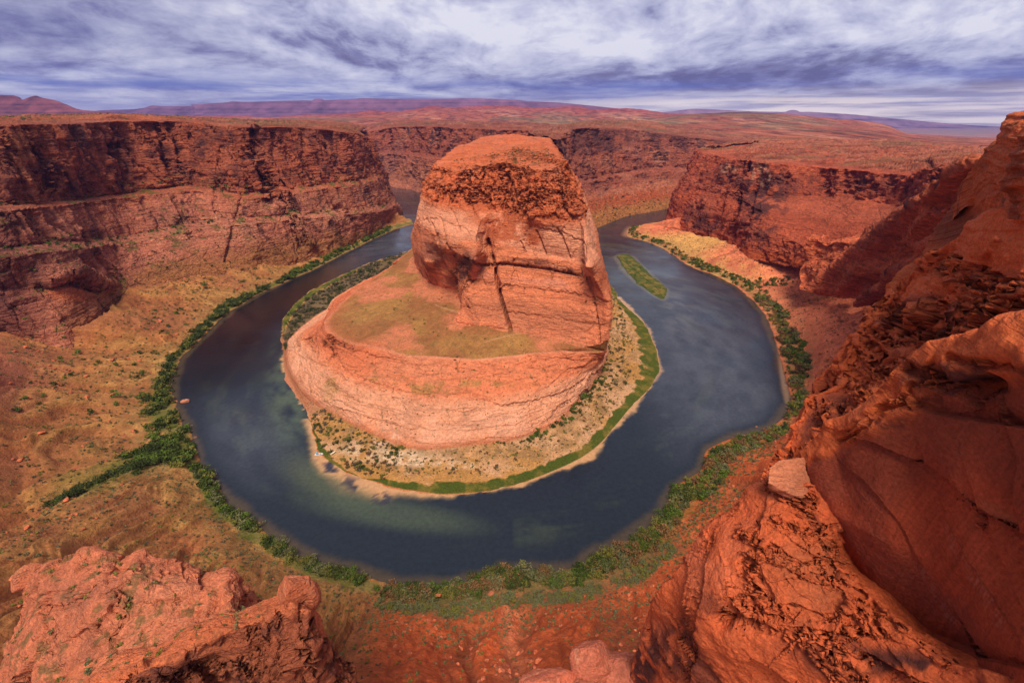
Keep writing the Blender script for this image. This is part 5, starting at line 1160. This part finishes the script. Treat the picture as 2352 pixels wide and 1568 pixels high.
def stem_mesh():
    V, F = [], []
    g = random.Random(5)
    for k in range(5):
        a = k*1.257+g.uniform(-.3, .3); n = 5; base = len(V)
        for lev, (rr, hh, rad) in enumerate(((0, -.04, .030), (.12, .2, .02), (.26, .42, .008))):
            for j in range(n):
                t = 2*math.pi*j/n; V.append((math.cos(a)*rr+math.cos(t)*rad, math.sin(a)*rr+math.sin(t)*rad, hh))
        for lev in range(2):
            for j in range(n): F.append((base+lev*n+j, base+lev*n+(j+1) % n, base+(lev+1)*n+(j+1) % n, base+(lev+1)*n+j))
    me = bpy.data.meshes.new('shrub_stem'); raw_mesh(me, np.array(V), np.array(F)); me.materials.append(M_bark); return me
STEM = stem_mesh()
def pick(A, r0, r1, c0, c1, n, g, dens=None, rowoff=1):
    """sites on a terrain patch between given rows and columns, spread evenly over what area the ground has there"""
    vr = A.r[:, 0]-rowoff; uc = A.c[0]
    i0, i1 = np.searchsorted(vr, (r0, r1)); j0, j1 = np.searchsorted(uc, (c0, c1)); i1 = max(i1, i0+2); j1 = max(j1, j0+2)
    i1 = min(i1, len(vr)-1); j1 = min(j1, len(uc)-1)
    sub = A.P[i0:i1+1, j0:j1+1]
    e1 = np.diff(sub, axis=1)[:-1]; e2 = np.diff(sub, axis=0)[:, :-1]
    area = np.linalg.norm(np.cross(e1, e2), axis=2).ravel()
    if dens is not None: area = area*dens[i0:i1, j0:j1].ravel()[:len(area)] if dens[i0:i1, j0:j1].size >= len(area) else area
    area = area+1e-9; k = g.choice(len(area), n, p=area/area.sum())
    w_ = j1-j0; ii = k//w_; jj = k % w_
    a, b = g.random(n)[:, None], g.random(n)[:, None]
    Q = sub[ii, jj]+(sub[ii, jj+1]-sub[ii, jj])*a+(sub[ii+1, jj]-sub[ii, jj])*b
    return Q
def visible_size(Q, s):
    v = Q-np.array([0, 0, CAMH]); t = v[:, 1]*CS-v[:, 2]*SN
    return FPX*s/np.maximum(t, 1)
BAND = []      # (position, size, kind, region)
g = np.random.default_rng(21)
def band(A, r0, r1, c0, c1, n, kinds, smin, smax, region, dens=None):
    Q = pick(A, r0, r1, c0, c1, n, g, dens)
    for q in Q:
        if q[2] < .25 or float(vn(np.array([q[0]/17]), np.array([q[1]/17]), None, 77)[0]) < .22: continue
        BAND.append((q, float(smin*.7+(smax*1.05-smin*.7)*g.random()**1.4), kinds[g.integers(len(kinds))], region))
band(T, .14, .62, 16.8, 20.2, 230, ['dark', 'green', 'dark', 'olive', 'sage', 'brown'], 3, 9.5, 'below the red scree slope')
band(T, .14, .66, 20.2, 24.0, 270, ['dark', 'green', 'olive', 'dark', 'sage', 'brown'], 3, 9.5, 'on the near right bend')
band(T, .14, .6, 13.0, 16.8, 280, ['dark', 'green', 'dark', 'olive', 'sage'], 2.5, 8, 'along the near left bend')
band(T, .10, 1.2, 10.4, 13.0, 230, ['dark', 'green', 'dark', 'olive'], 3, 8.5, 'on the green point of the left bank')
band(T, .9, 1.8, 11.85, 12.6, 150, ['dark', 'dark', 'green'], 5, 10, 'in the side gully on the left')
band(T, 1.7, 2.8, 12.08, 12.42, 90, ['dark', 'dark', 'dark'], 4, 9, 'in the side gully on the left')
band(T, .12, .9, 5.0, 10.4, 460, ['dark', 'dark', 'dark', 'olive'], 4, 9.5, 'along the left bank')
band(T, .2, 1.3, 1.0, 5.0, 260, ['dark', 'green'], 5, 10, 'far along the left bank')
band(T, .15, 1.1, 24.0, 28.6, 460, ['olive', 'green', 'sage', 'brown', 'dark'], 3, 7, 'on the right bend')
band(T, .15, 1.05, 28.6, 31.5, 420, ['olive', 'green', 'sage', 'brown', 'dark'], 4, 9, 'along the far right bank')
band(T, .2, 1.1, 31.5, 36.9, 420, ['dark', 'green', 'olive'], 4, 8, 'along the distant right bank')
band(T, 1.0, 2.6, 31.9, 32.35, 60, ['dark', 'olive'], 4, 8, 'in the dry wash on the right')
band(T, 1.1, 3.0, 5, 11.5, 90, ['dark', 'green'], 4, 7.5, 'on the golden left slope')
band(T, 1.0, 1.45, 17.6, 22.8, 560, ['sage', 'sage', 'olive'], 2.0, 3.6, 'sage flat')
band(Pn, .6, 2.0, 2.3, 6.6, 620, ['grey', 'grey', 'dark'], 4, 7.5, 'between the left channel and the slab')
band(Pn, .25, 1.9, 8.3, 10.0, 200, ['olive', 'grey', 'dark', 'brown'], 2, 5, 'by the sandy landing')
band(Pn, .75, 1.9, 10, 14.2, 200, ['olive', 'grey', 'brown'], 1.5, 3, 'on the beach flat')
band(Pn, 1.7, 2.05, 11.5, 15.0, 90, ['dark', 'green'], 3, 6, 'at the foot of the slab')
band(Pn, 1.0, 2.0, 14.0, 17.0, 200, ['olive', 'dark', 'grey'], 2, 4.5, 'on the sand under the butte')
band(Pn, 3.5, 4.9, 5, 14, 60, ['dark', 'olive'], 1.2, 2.5, 'on the terrace')
band(Is, 1.3, 4, 0, 13, 50, ['green', 'olive'], 1.5, 3, 'on the island')
BAND.sort(key=lambda b: -visible_size(b[0][None], b[1])[0])
wordk = {'dark': 'dark green', 'green': 'bright green', 'olive': 'yellowish olive green', 'sage': 'silvery sage green', 'brown': 'dry brownish', 'grey': 'dusky grey-green'}
inview = []
rest = []
for b in BAND:
    px, py = project(b[0][None])
    ok = -20 < px[0] < 2372 and -20 < py[0] < 1588
    # hidden behind the rocks close to the viewpoint
    hid = (px[0] > 1480 and py[0] > 1380+(px[0]-1480)*-1.0) or (px[0] < 560 and py[0] > 1330)
    (inview if ok and not hid and b[3] != 'sage flat' and len(inview) < 230 else rest).append(b)
cnt = {}
def sizeword(s): return 'tall broad' if s > 8 else ('medium' if s > 6 else 'small low')
for q, s, kind, region in inview:
    e = bpy.data.objects.new('riverside_shrub', None); COL.objects.link(e)
    e.location = q; rz = random.uniform(0, 6.28); e.rotation_euler = (0, 0, rz); hs = random.uniform(.75, 1.15)
    e.scale = (s, s*random.uniform(.8, 1.1), s*hs)
    c1 = bpy.data.objects.new('crown', protos[kind, random.randrange(2)]); c1.parent = e; COL.objects.link(c1)
    c2 = bpy.data.objects.new('stem', STEM); c2.parent = e; COL.objects.link(c2)
    lab = f'{sizeword(s)} {wordk[kind]} shrub {region}'
    e['label'] = lab; e['category'] = 'shrub'; e['group'] = f'{sizeword(s)} {wordk[kind]} shrubs {region}'
# all the rest of the scrub: far too many to count
def merged(name, items, nq, size, kinds):
    for kind in kinds:
        sel = [b for b in items if b[2] == kind]
        if not sel: continue
        base = [leafcloud(300+v, nq, 1.0, size, lobes=5) for v in range(4)]
        Vs, Qs, off = [], [], 0
        for k, (q, s, _, _) in enumerate(sel):
            V, F = base[k % 4]; a = random.uniform(0, 6.28); ca, sa = math.cos(a), math.sin(a)
            R = np.array([[ca, sa, 0], [-sa, ca, 0], [0, 0, random.uniform(.7, 1.1)]])
            Vs.append((V*s)@R+np.asarray(q)); Qs.append(F+off); off += len(V)
        me = bpy.data.meshes.new(name); raw_mesh(me, np.concatenate(Vs), np.concatenate(Qs), False); me.materials.append(ML[kind])
        o = bpy.data.objects.new(name, me); COL.objects.link(o); o['kind'] = 'stuff'
        o['label'] = {'dark': 'dark green riverside scrub', 'green': 'green riverside thicket and grass clumps', 'olive': 'yellow-green scrub along the banks', 'sage': 'pale sage brush on the flats', 'brown': 'dry brown brush on the banks', 'grey': 'grey desert scrub on the slopes'}[kind]
        o['category'] = 'scrub'
merged('riverside_vegetation', rest, 150, .10, ('dark', 'green', 'olive', 'sage', 'brown', 'grey'))
# small desert tufts over the talus, the terrace, the ledges
tiny = []
def tufts(A, r0, r1, c0, c1, n, kinds, smin, smax, off=1, flatonly=True):
    for q in pick(A, r0, r1, c0, c1, n, g, (A.steep < .35).astype(np.float32) if flatonly else None, off):
        if q[2] > .4: tiny.append((q, float(smin+(smax-smin)*g.random()**2), kinds[g.integers(len(kinds))], ''))
tufts(T, 1.0, 3.6, 4.5, 12, 2600, ['sage', 'olive', 'grey'], .8, 2.6)
tufts(T, 1.0, 3.9, 12, 17.6, 2600, ['sage', 'olive', 'grey', 'grey'], .6, 2.0)
tufts(T, 1.1, 3.5, 17.6, 23, 900, ['sage', 'olive', 'grey'], .5, 1.6)
tufts(T, 1.0, 2.4, 17.6, 23, 800, ['sage', 'sage'], .7, 1.8)
tufts(T, 1.0, 2.8, 23, 29, 1800, ['sage', 'olive', 'grey'], .7, 2.0)
tufts(T, 1.0, 3.0, 29, 36, 1400, ['sage', 'olive', 'grey'], .8, 2.4)
tufts(Pn, .5, 2.0, 8, 17, 1600, ['olive', 'sage', 'brown'], .5, 1.7)
tufts(Pn, 2.2, 3.9, 6, 14.5, 500, ['grey', 'olive'], .5, 1.4)
tufts(Pn, 10.1, 11, 3, 17, 500, ['olive', 'grey'], 1, 2.4)
tufts(Lw, 1.6, 2.2, .3, 8, 260, ['dark', 'green'], 2, 5, 0); tufts(Lw, 3.7, 4.2, .3, 8, 320, ['dark', 'green'], 2, 4.5, 0); tufts(Lw, .2, 1.6, .3, 6, 350, ['dark', 'olive'], 1.5, 4, 0)
tufts(Lw, 6.1, 7.9, .3, 6, 700, ['olive', 'grey'], 1.5, 4, 0); tufts(Fw, 4.2, 5.9, .3, 9, 600, ['olive', 'grey'], 1.2, 3, 0); tufts(Ew, 0, 1.6, .5, 7, 300, ['dark', 'olive'], 3, 6, 0)
tufts(LF1, 1.2, 3.6, .5, 9, 60, ['olive', 'sage'], .7, 1.7, 0, False); tufts(LF2, 1.0, 1.9, .5, 9, 45, ['olive', 'sage'], .6, 1.4, 0, False)
merged('desert_scrub', tiny, 26, .24, ('dark', 'green', 'olive', 'sage', 'brown', 'grey'))

# ------------------------------------------------------------------ boulders
def boulder_mesh(seed, sub=3, ang=1.0, flat=.7):
    import bmesh
    bm = bmesh.new(); bmesh.ops.create_icosphere(bm, subdivisions=sub, radius=1)
    V = np.array([v.co for v in bm.verts]); F = np.array([[v.index for v in f.verts] for f in bm.faces]); bm.free()
    gg = np.random.default_rng(seed); k = 9
    nn = gg.normal(0, 1, (k, 3)); nn /= np.linalg.norm(nn, axis=1, keepdims=True); dd = gg.uniform(.55, .9, k)
    for n_, d_ in zip(nn, dd):          # cleaved by a few joint planes
        s_ = V@n_; V = V-np.where(s_ > d_, s_-d_, 0)[:, None]*n_*ang
    x, y, z = (V*1.0).T.astype(np.float32)
    V = V*(1+.10*fbm(x+seed, y, z, .9, 4, seed, .6))[:, None]*np.array([1.15, .95, flat])
    return V, F
M_boulder = simple('boulder_stone', (.48, .125, .055), .9, .4, .8)
M_boulderd = simple('boulder_dark_stone', (.32, .085, .04), .9, .4, .8)
bp_ = []
for k in range(6):
    V, F = boulder_mesh(40+k, 3, .95, .55+.08*(k % 3)); me = bpy.data.meshes.new('boulder'); raw_mesh(me, V, F, False); me.materials.append(M_boulder if k % 3 else M_boulderd); bp_.append(me)
BO = []
def bould(A, r0, r1, c0, c1, n, smin, smax, region, off=1):
    for q in pick(A, r0, r1, c0, c1, n, g, None, off):
        if q[2] > .2 and float(vn(np.array([q[0]/30]), np.array([q[1]/30]), None, 79)[0]) > .38+.25*g.random(): BO.append((q, float(smin+(smax-smin)*g.random()**5), '', region))
bould(T, 1.2, 3.8, 17.3, 22.6, 1900, .25, 1.9, 'on the red scree slope')
bould(T, 1.1, 3.9, 12.5, 17.3, 900, .3, 1.8, 'on the near golden slope')
bould(T, 1.0, 3.6, 8.6, 12.5, 420, .4, 3.2, 'on the golden left slope')
bould(T, 1.2, 3.6, 4.0, 8.6, 500, .6, 3.6, 'below the left wall')
bould(T, 1.1, 3.6, 22.6, 30, 1000, .4, 2.6, 'on the right bank slope')
bould(T, 1.5, 3.9, 28.5, 34, 900, .6, 4.2, 'on the right talus')
bould(T, .0, .35, 10, 24, 130, .4, 1.6, 'at the waterline')
bould(Pn, 7.9, 8.9, 8.2, 13.2, 700, .4, 2.2, 'in the rubble fan on the butte')
bould(Pn, 4.9, 5.3, 6.0, 8.4, 160, .5, 2.2, 'at the foot of the butte')
bould(Pn, 1.9, 2.1, 11, 16, 120, .5, 2.6, 'at the slab edge')
bould(Ew, .3, 2.0, .8, 6, 300, 1, 4, 'below the far wall', 0)
BO.sort(key=lambda b: -visible_size(b[0][None], b[1])[0])
kept, scree = [], []
for b in BO:
    px, py = project(b[0][None]); px, py = px[0], py[0]
    ok = 0 < px < 2352 and 0 < py < 1568 and not (px > 1480 and py > 1380-(px-1480)) and not (px < 560 and py > 1320)
    (kept if ok and len(kept) < 110 else scree).append(b)
for q, s, _, region in kept:
    k = random.randrange(6); o = bpy.data.objects.new('boulder', bp_[k]); COL.objects.link(o)
    o.location = q; o.rotation_euler = (random.uniform(-.3, .3), random.uniform(-.3, .3), random.uniform(0, 6.28)); o.scale = (s*random.uniform(.8, 1.3), s, s*random.uniform(.6, 1.0))
    sw = 'large' if s > 2.2 else ('middling' if s > 1.5 else 'small'); cw = 'pale orange' if k % 3 else 'dark red'
    o['label'] = f'{sw} {cw} angular boulder {region}'; o['category'] = 'boulder'; o['group'] = f'{sw} {cw} boulders {region}'
V0 = [boulder_mesh(70+k, 1, .9, .6) for k in range(5)]
for mi, mt in enumerate((M_boulder, M_boulderd)):
    Vs, Qs, off = [], [], 0
    for k, (q, s, _, _) in enumerate(scree):
        if k % 2 != mi and mi == 1 or (mi == 0 and k % 2 == 1 and k % 4 == 1): continue
        V, F = V0[k % 5]; a = random.uniform(0, 6.28); ca, sa = math.cos(a), math.sin(a)
        R = np.array([[ca, sa, 0], [-sa*1.3, ca*1.3, 0], [0, 0, random.uniform(.5, 1)]]); Vs.append((V*s)@R+q); Qs.append(F+off); off += len(V)
    me = bpy.data.meshes.new('scree_rubble'); raw_mesh(me, np.concatenate(Vs), np.concatenate(Qs), False); me.materials.append(mt)
    o = bpy.data.objects.new('scree_rubble', me); COL.objects.link(o); o['kind'] = 'stuff'; o['label'] = 'loose red sandstone scree on the slopes' if mi == 0 else 'loose dark red scree on the slopes'; o['category'] = 'scree'

def rock_thing(name, loc, scale, rot, seed, label, cat, mat, colr, sub=6, ang=.8, flat=1.0, warp=.22, sc=.14, group=None):
    import bmesh
    from mathutils import Euler
    bm = bmesh.new(); bmesh.ops.create_icosphere(bm, subdivisions=sub, radius=1)
    V = np.array([v.co for v in bm.verts]); F = np.array([[v.index for v in f.verts] for f in bm.faces]); bm.free()
    gg = np.random.default_rng(seed); nn = gg.normal(0, 1, (8, 3)); nn /= np.linalg.norm(nn, axis=1, keepdims=True); dd = gg.uniform(.6, .92, 8)
    for n_, d_ in zip(nn, dd): s_ = V@n_; V = V-np.where(s_ > d_, s_-d_, 0)[:, None]*n_*ang
    x, y, z = V.T.astype(np.float32)
    V = V*(1+warp*fbm(x+seed, y, z, .8, 5, seed, .55)-.04*(strata_fn(z+.3*x, seed, .22)-.4))[:, None]
    V = V*np.array(scale)
    me = bpy.data.meshes.new(name); raw_mesh(me, V, F); me.materials.append(mat)
    n = fbm(x, y, z*2, .7, 5, seed+3, .6); c = np.broadcast_to(colr, V.shape)*(1+.35*n)[:, None]
    c = lerp3(c, PALE, sm(.2, .45, fbm(x*.6, y, z*3, .5, 4, seed+5, .6))*.5)
    add_cols(me, c.astype(np.float32), np.ones(len(V))*.5)
    o = bpy.data.objects.new(name, me); COL.objects.link(o); o.location = loc; o.rotation_euler = rot
    o['label'] = label; o['category'] = cat
    if group: o['group'] = group
    return o
# perched slab: a flat trapezoid lying on the dome
def slab():
    top = [(1766,1078),(1790,1062),(1815,1056),(1845,1054),(1852,1085),(1866,1138),(1840,1146),(1800,1133),(1763,1112)]
    t0 = 60.0
    c0 = np.array(d(1815,1105,t0))
    P = [np.array(d(a, b, t0+(1105-b)*.012)) for a, b in top]
    import bmesh
    bm = bmesh.new(); n = len(P)
    lift = np.array((0, 0, .3))
    tv = [bm.verts.new(q+lift) for q in P]; bv = [bm.verts.new(c0+(q-c0)*np.array([.86, .86, .9])+np.array((0.2, .5, -1.15))) for q in P]
    bm.faces.new(tv); bm.faces.new(bv[::-1])
    for i in range(n): bm.faces.new((tv[i], bv[i], bv[(i+1) % n], tv[(i+1) % n]))
    bmesh.ops.triangulate(bm, faces=[f for f in bm.faces if len(f.verts) > 4])
    bmesh.ops.subdivide_edges(bm, edges=bm.edges[:], cuts=5, use_grid_fill=True, smooth=.15)
    bmesh.ops.subdivide_edges(bm, edges=bm.edges[:], cuts=2, use_grid_fill=True)
    bmesh.ops.recalc_face_normals(bm, faces=bm.faces)
    bm.normal_update()
    V = np.array([v.co for v in bm.verts]); Nn = np.array([v.normal for v in bm.verts]); x, y, z = V.T.astype(np.float32)
    V = V+Nn*(.28*fbm(x, y, z, 2.2, 4, 981, .6)-.12*(strata_fn(z, 983, .5)-.4))[:, None]
    for v, q in zip(bm.verts, V): v.co = q-c0
    me = bpy.data.meshes.new('perched_slab'); bm.to_mesh(me); bm.free()
    cc = np.broadcast_to(C3(.62, .235, .125), V.shape)*(1+.25*fbm(x, y, z, 1.5, 4, 985, .6))[:, None]
    add_cols(me, cc.astype(np.float32), np.ones(len(V))*.4); me.materials.append(M_near)
    for f in me.polygons: f.use_smooth = True
    o = bpy.data.objects.new('perched_slab', me); COL.objects.link(o); o.location = c0
    o['label'] = 'pale flat sandstone slab perched on the edge of the near red cliff'; o['category'] = 'rock slab'
slab()
rock_thing('sandstone_knob', d(1354,1530,112), (6.2, 5.5, 9.5), (.1, .1, .3), 11, 'pale pink conical sandstone knob rising at the bottom edge', 'rock knob', M_fin, C3(.68, .21, .12), flat=1.2, warp=.15)
rock_thing('sandstone_knob', d(1430,1545,112), (8.2, 6, 5.5), (0, .2, .2), 12, 'low whitish streaked sandstone knob against the dark cliff foot', 'rock knob', M_fin, C3(.70, .23, .14))
rock_thing('sandstone_knob', d(1262,1590,106), (7.2, 6, 5.5), (0, 0, 0), 13, 'rounded pink sandstone knob cut by the bottom edge', 'rock knob', M_fin, C3(.70, .21, .12))
rock_thing('sandstone_knob', d(1345,1610,108), (9, 7, 7), (0, 0, .5), 17, 'wide pink sandstone shelf joining the bottom knobs', 'rock knob', M_fin, C3(.52, .18, .11))
rock_thing('pinnacle_block', d(676,1352,127), (4.6, 4, 5.2), (.2, .35, .4), 14, 'leaning orange pinnacle block topping the near left fin', 'rock block', M_fin, C3(.58, .18, .085), ang=.95, warp=.14)
rock_thing('pinnacle_block', d(706,1368,130), (3.4, 4, 6.0), (-.1, .1, 1.0), 15, 'narrow upright block behind the leaning pinnacle', 'rock block', M_fin, C3(.50, .16, .08), ang=.95, warp=.14)
rock_thing('river_boulder', p(426,921,1.0), (5.0, 3.4, 2.6), (0, 0, .4), 21, 'big pink boulder standing in dark water off the left bank', 'boulder', M_butte, C3(.62, .27, .17), sub=4)
rock_thing('river_boulder', p(404,922,.4), (2.2, 1.8, 1.4), (0, 0, .1), 22, 'smaller pink boulder between the big river boulder and the left bank', 'boulder', M_butte, C3(.60, .25, .15), sub=4)
rock_thing('river_boulder', p(593,1204,.5), (2.2, 2.6, 1.9), (0, 0, .2), 23, 'rounded pale boulder standing off the near left shore', 'boulder', M_butte, C3(.66, .28, .17), sub=4)
rock_thing('river_boulder', p(448,1004,.2), (2.2, 1.4, .9), (0, 0, .2), 24, 'low dark rock in the shallows below the green point', 'boulder', M_butte, C3(.25, .12, .08), sub=3)
rock_thing('river_boulder', p(484,1093,.2), (1.3, 2.4, 1.1), (0, 0, .1), 25, 'dark upright rock in the water at the near left shrubs', 'boulder', M_butte, C3(.18, .08, .06), sub=3)
rock_thing('river_boulder', p(1738,980,.2), (1.9, 1.1, .8), (0, 0, .1), 26, 'small flat rock in the ripples by the right bend', 'boulder', M_butte, C3(.30, .16, .1), sub=3)
rock_thing('round_boulder', p(1176,536,168), (7, 6, 5), (0, 0, .2), 27, 'large round boulder at the lip above the great crack', 'boulder', M_butte, C3(.60, .20, .10), sub=4)
rock_thing('scree_boulder', p(1282,1478,38), (3.0, 1.7, 2.2), (.2, .2, .6), 29, 'dark brown upright boulder on the red scree above the pink knobs', 'boulder', M_butte, C3(.20, .07, .045), sub=4)
rock_thing('scree_boulder', p(1128,1362,6), (2.6, 1.6, 1.2), (0, 0, .6), 30, 'pale block at the head of the pale wash near the shrubs', 'boulder', M_butte, C3(.62, .2, .1), sub=4)
rock_thing('scree_boulder', p(962,1545,70), (2.4, 1.5, 1.4), (0, .2, .6), 31, 'split orange slab on the left part of the red scree', 'boulder', M_butte, C3(.62, .22, .12), sub=4)
rock_thing('scree_boulder', p(1006,1366,8), (2.6, 1.0, .9), (0, 0, .1), 32, 'long flat orange slab just above the sage flat', 'boulder', M_butte, C3(.62, .2, .1), sub=4)

# ------------------------------------------------------------------ boats
def boat():
    import bmesh
    e = bpy.data.objects.new('motor_boat', None); COL.objects.link(e); e.location = p(733,1044,.05); e.rotation_euler = (0, 0, math.radians(8)); e.scale = (1.25,)*3
    e['label'] = 'white motor boat with blue awning moored in the shallows by the sand'; e['category'] = 'boat'
    st = [(-3.2, .95, .75), (-2, 1.15, .75), (0, 1.2, .8), (1.6, 1.0, .9), (2.7, .5, 1.05), (3.3, .05, 1.15)]
    def part(name, build, mat):
        bm = bmesh.new(); build(bm); bmesh.ops.recalc_face_normals(bm, faces=bm.faces); me = bpy.data.meshes.new(name); bm.to_mesh(me); bm.free(); me.materials.append(mat)
        o = bpy.data.objects.new(name, me); o.parent = e; COL.objects.link(o)
    def hull(bm):
        rings = []
        for x_, wd, h in st:
            rings.append([bm.verts.new(v) for v in ((x_, -wd, h), (x_, -wd*.75, .05), (x_, 0, -.25), (x_, wd*.75, .05), (x_, wd, h), (x_, wd*.82, h), (x_, wd*.7, .3), (x_, -wd*.7, .3), (x_, -wd*.82, h))])
        for a, b in zip(rings[:-1], rings[1:]):
            for i in range(9): bm.faces.new((a[i], a[(i+1) % 9], b[(i+1) % 9], b[i]))
        bm.faces.new(rings[0]); bm.faces.new(rings[-1])
    def box(bm, x0, x1, y0, y1, z0, z1):
        r = bmesh.ops.create_cube(bm, size=1)
        for v in r['verts']: v.co = ((x0+x1)/2+v.co.x*(x1-x0), (y0+y1)/2+v.co.y*(y1-y0), (z0+z1)/2+v.co.z*(z1-z0))
    part('hull', hull, simple('boat_white', (.75, .75, .78), .4, .05))
    part('awning', lambda bm: (box(bm, -2.6, -.9, -.95, .95, 1.85, 1.93), [box(bm, a, a+.06, b, b+.06, .7, 1.85) for a in (-2.55, -1.0) for b in (-.9, .84)]), simple('awning_blue', (.05, .40, .60), .6, .05))
    part('seat', lambda bm: box(bm, -.3, .2, -.7, .7, .3, .72), simple('boat_seat', (.06, .06, .07), .6, .05))
    part('console', lambda bm: box(bm, 1.0, 1.5, -.4, .4, .3, 1.0), simple('boat_console', (.08, .08, .1), .5, .05))
    k = bpy.data.objects.new('canoe', None); COL.objects.link(k); k.location = p(765,1040,3.0); k.rotation_euler = (0, 0, math.radians(52)); k.scale = (1.3,)*3
    k['label'] = 'small white canoe drawn up on the grass above the sand'; k['category'] = 'canoe'
    def can(bm):
        rings = []
        for x_ in np.linspace(-2.3, 2.3, 11):
            wd = .46*math.sqrt(max(0, 1-(x_/2.32)**2))+.02; hh = .35+.12*(x_/2.3)**2
            rings.append([bm.verts.new(v) for v in ((x_, -wd, hh), (x_, -wd*.7, .05), (x_, 0, 0), (x_, wd*.7, .05), (x_, wd, hh), (x_, wd*.85, hh), (x_, 0, .12), (x_, -wd*.85, hh))])
        for a, b in zip(rings[:-1], rings[1:]):
            for i in range(8): bm.faces.new((a[i], a[(i+1) % 8], b[(i+1) % 8], b[i]))
        bm.faces.new(rings[0]); bm.faces.new(rings[-1])
    bm = bmesh.new(); can(bm); bmesh.ops.recalc_face_normals(bm, faces=bm.faces); me = bpy.data.meshes.new('hull'); bm.to_mesh(me); bm.free(); me.materials.append(simple('canoe_white', (.8, .78, .62), .4, .05))
    o = bpy.data.objects.new('hull', me); o.parent = k; COL.objects.link(o)
    bm = bmesh.new(); box(bm, -.9, -.7, -.38, .38, .26, .30); box(bm, .7, .9, -.38, .38, .26, .30); me = bpy.data.meshes.new('seat'); bm.to_mesh(me); bm.free(); me.materials.append(simple('canoe_seat', (.3, .2, .1), .7, .05))
    o = bpy.data.objects.new('seat', me); o.parent = k; COL.objects.link(o)
boat()

# ------------------------------------------------------------------ air
def haze():
    x0, x1, y0, y1, z0, z1 = -31000, 31000, -3000, 26000, -64, 900
    V = np.array([(a, b, c) for a in (x0, x1) for b in (y0, y1) for c in (z0, z1)]); F = np.array([(0, 1, 3, 2), (4, 6, 7, 5), (0, 4, 5, 1), (2, 3, 7, 6), (0, 2, 6, 4), (1, 5, 7, 3)])
    me = bpy.data.meshes.new('haze'); raw_mesh(me, V, F, False)
    m = bpy.data.materials.new('haze'); m.use_nodes = True; N = NT(m.node_tree); N.n.clear(); out = N.node('ShaderNodeOutputMaterial')
    v = N.node('ShaderNodeVolumePrincipled'); v.inputs['Color'].default_value = (.30, .34, 1.0, 1); v.inputs['Density'].default_value = 2.7e-5; v.inputs['Anisotropy'].default_value = 0.2
    N.l.new(v.outputs[0], out.inputs['Volume']); me.materials.append(m)
    o = bpy.data.objects.new('haze', me); COL.objects.link(o); o['kind'] = 'stuff'
haze()
print('SCRIPT TIME', round(time.time()-T_START, 1))
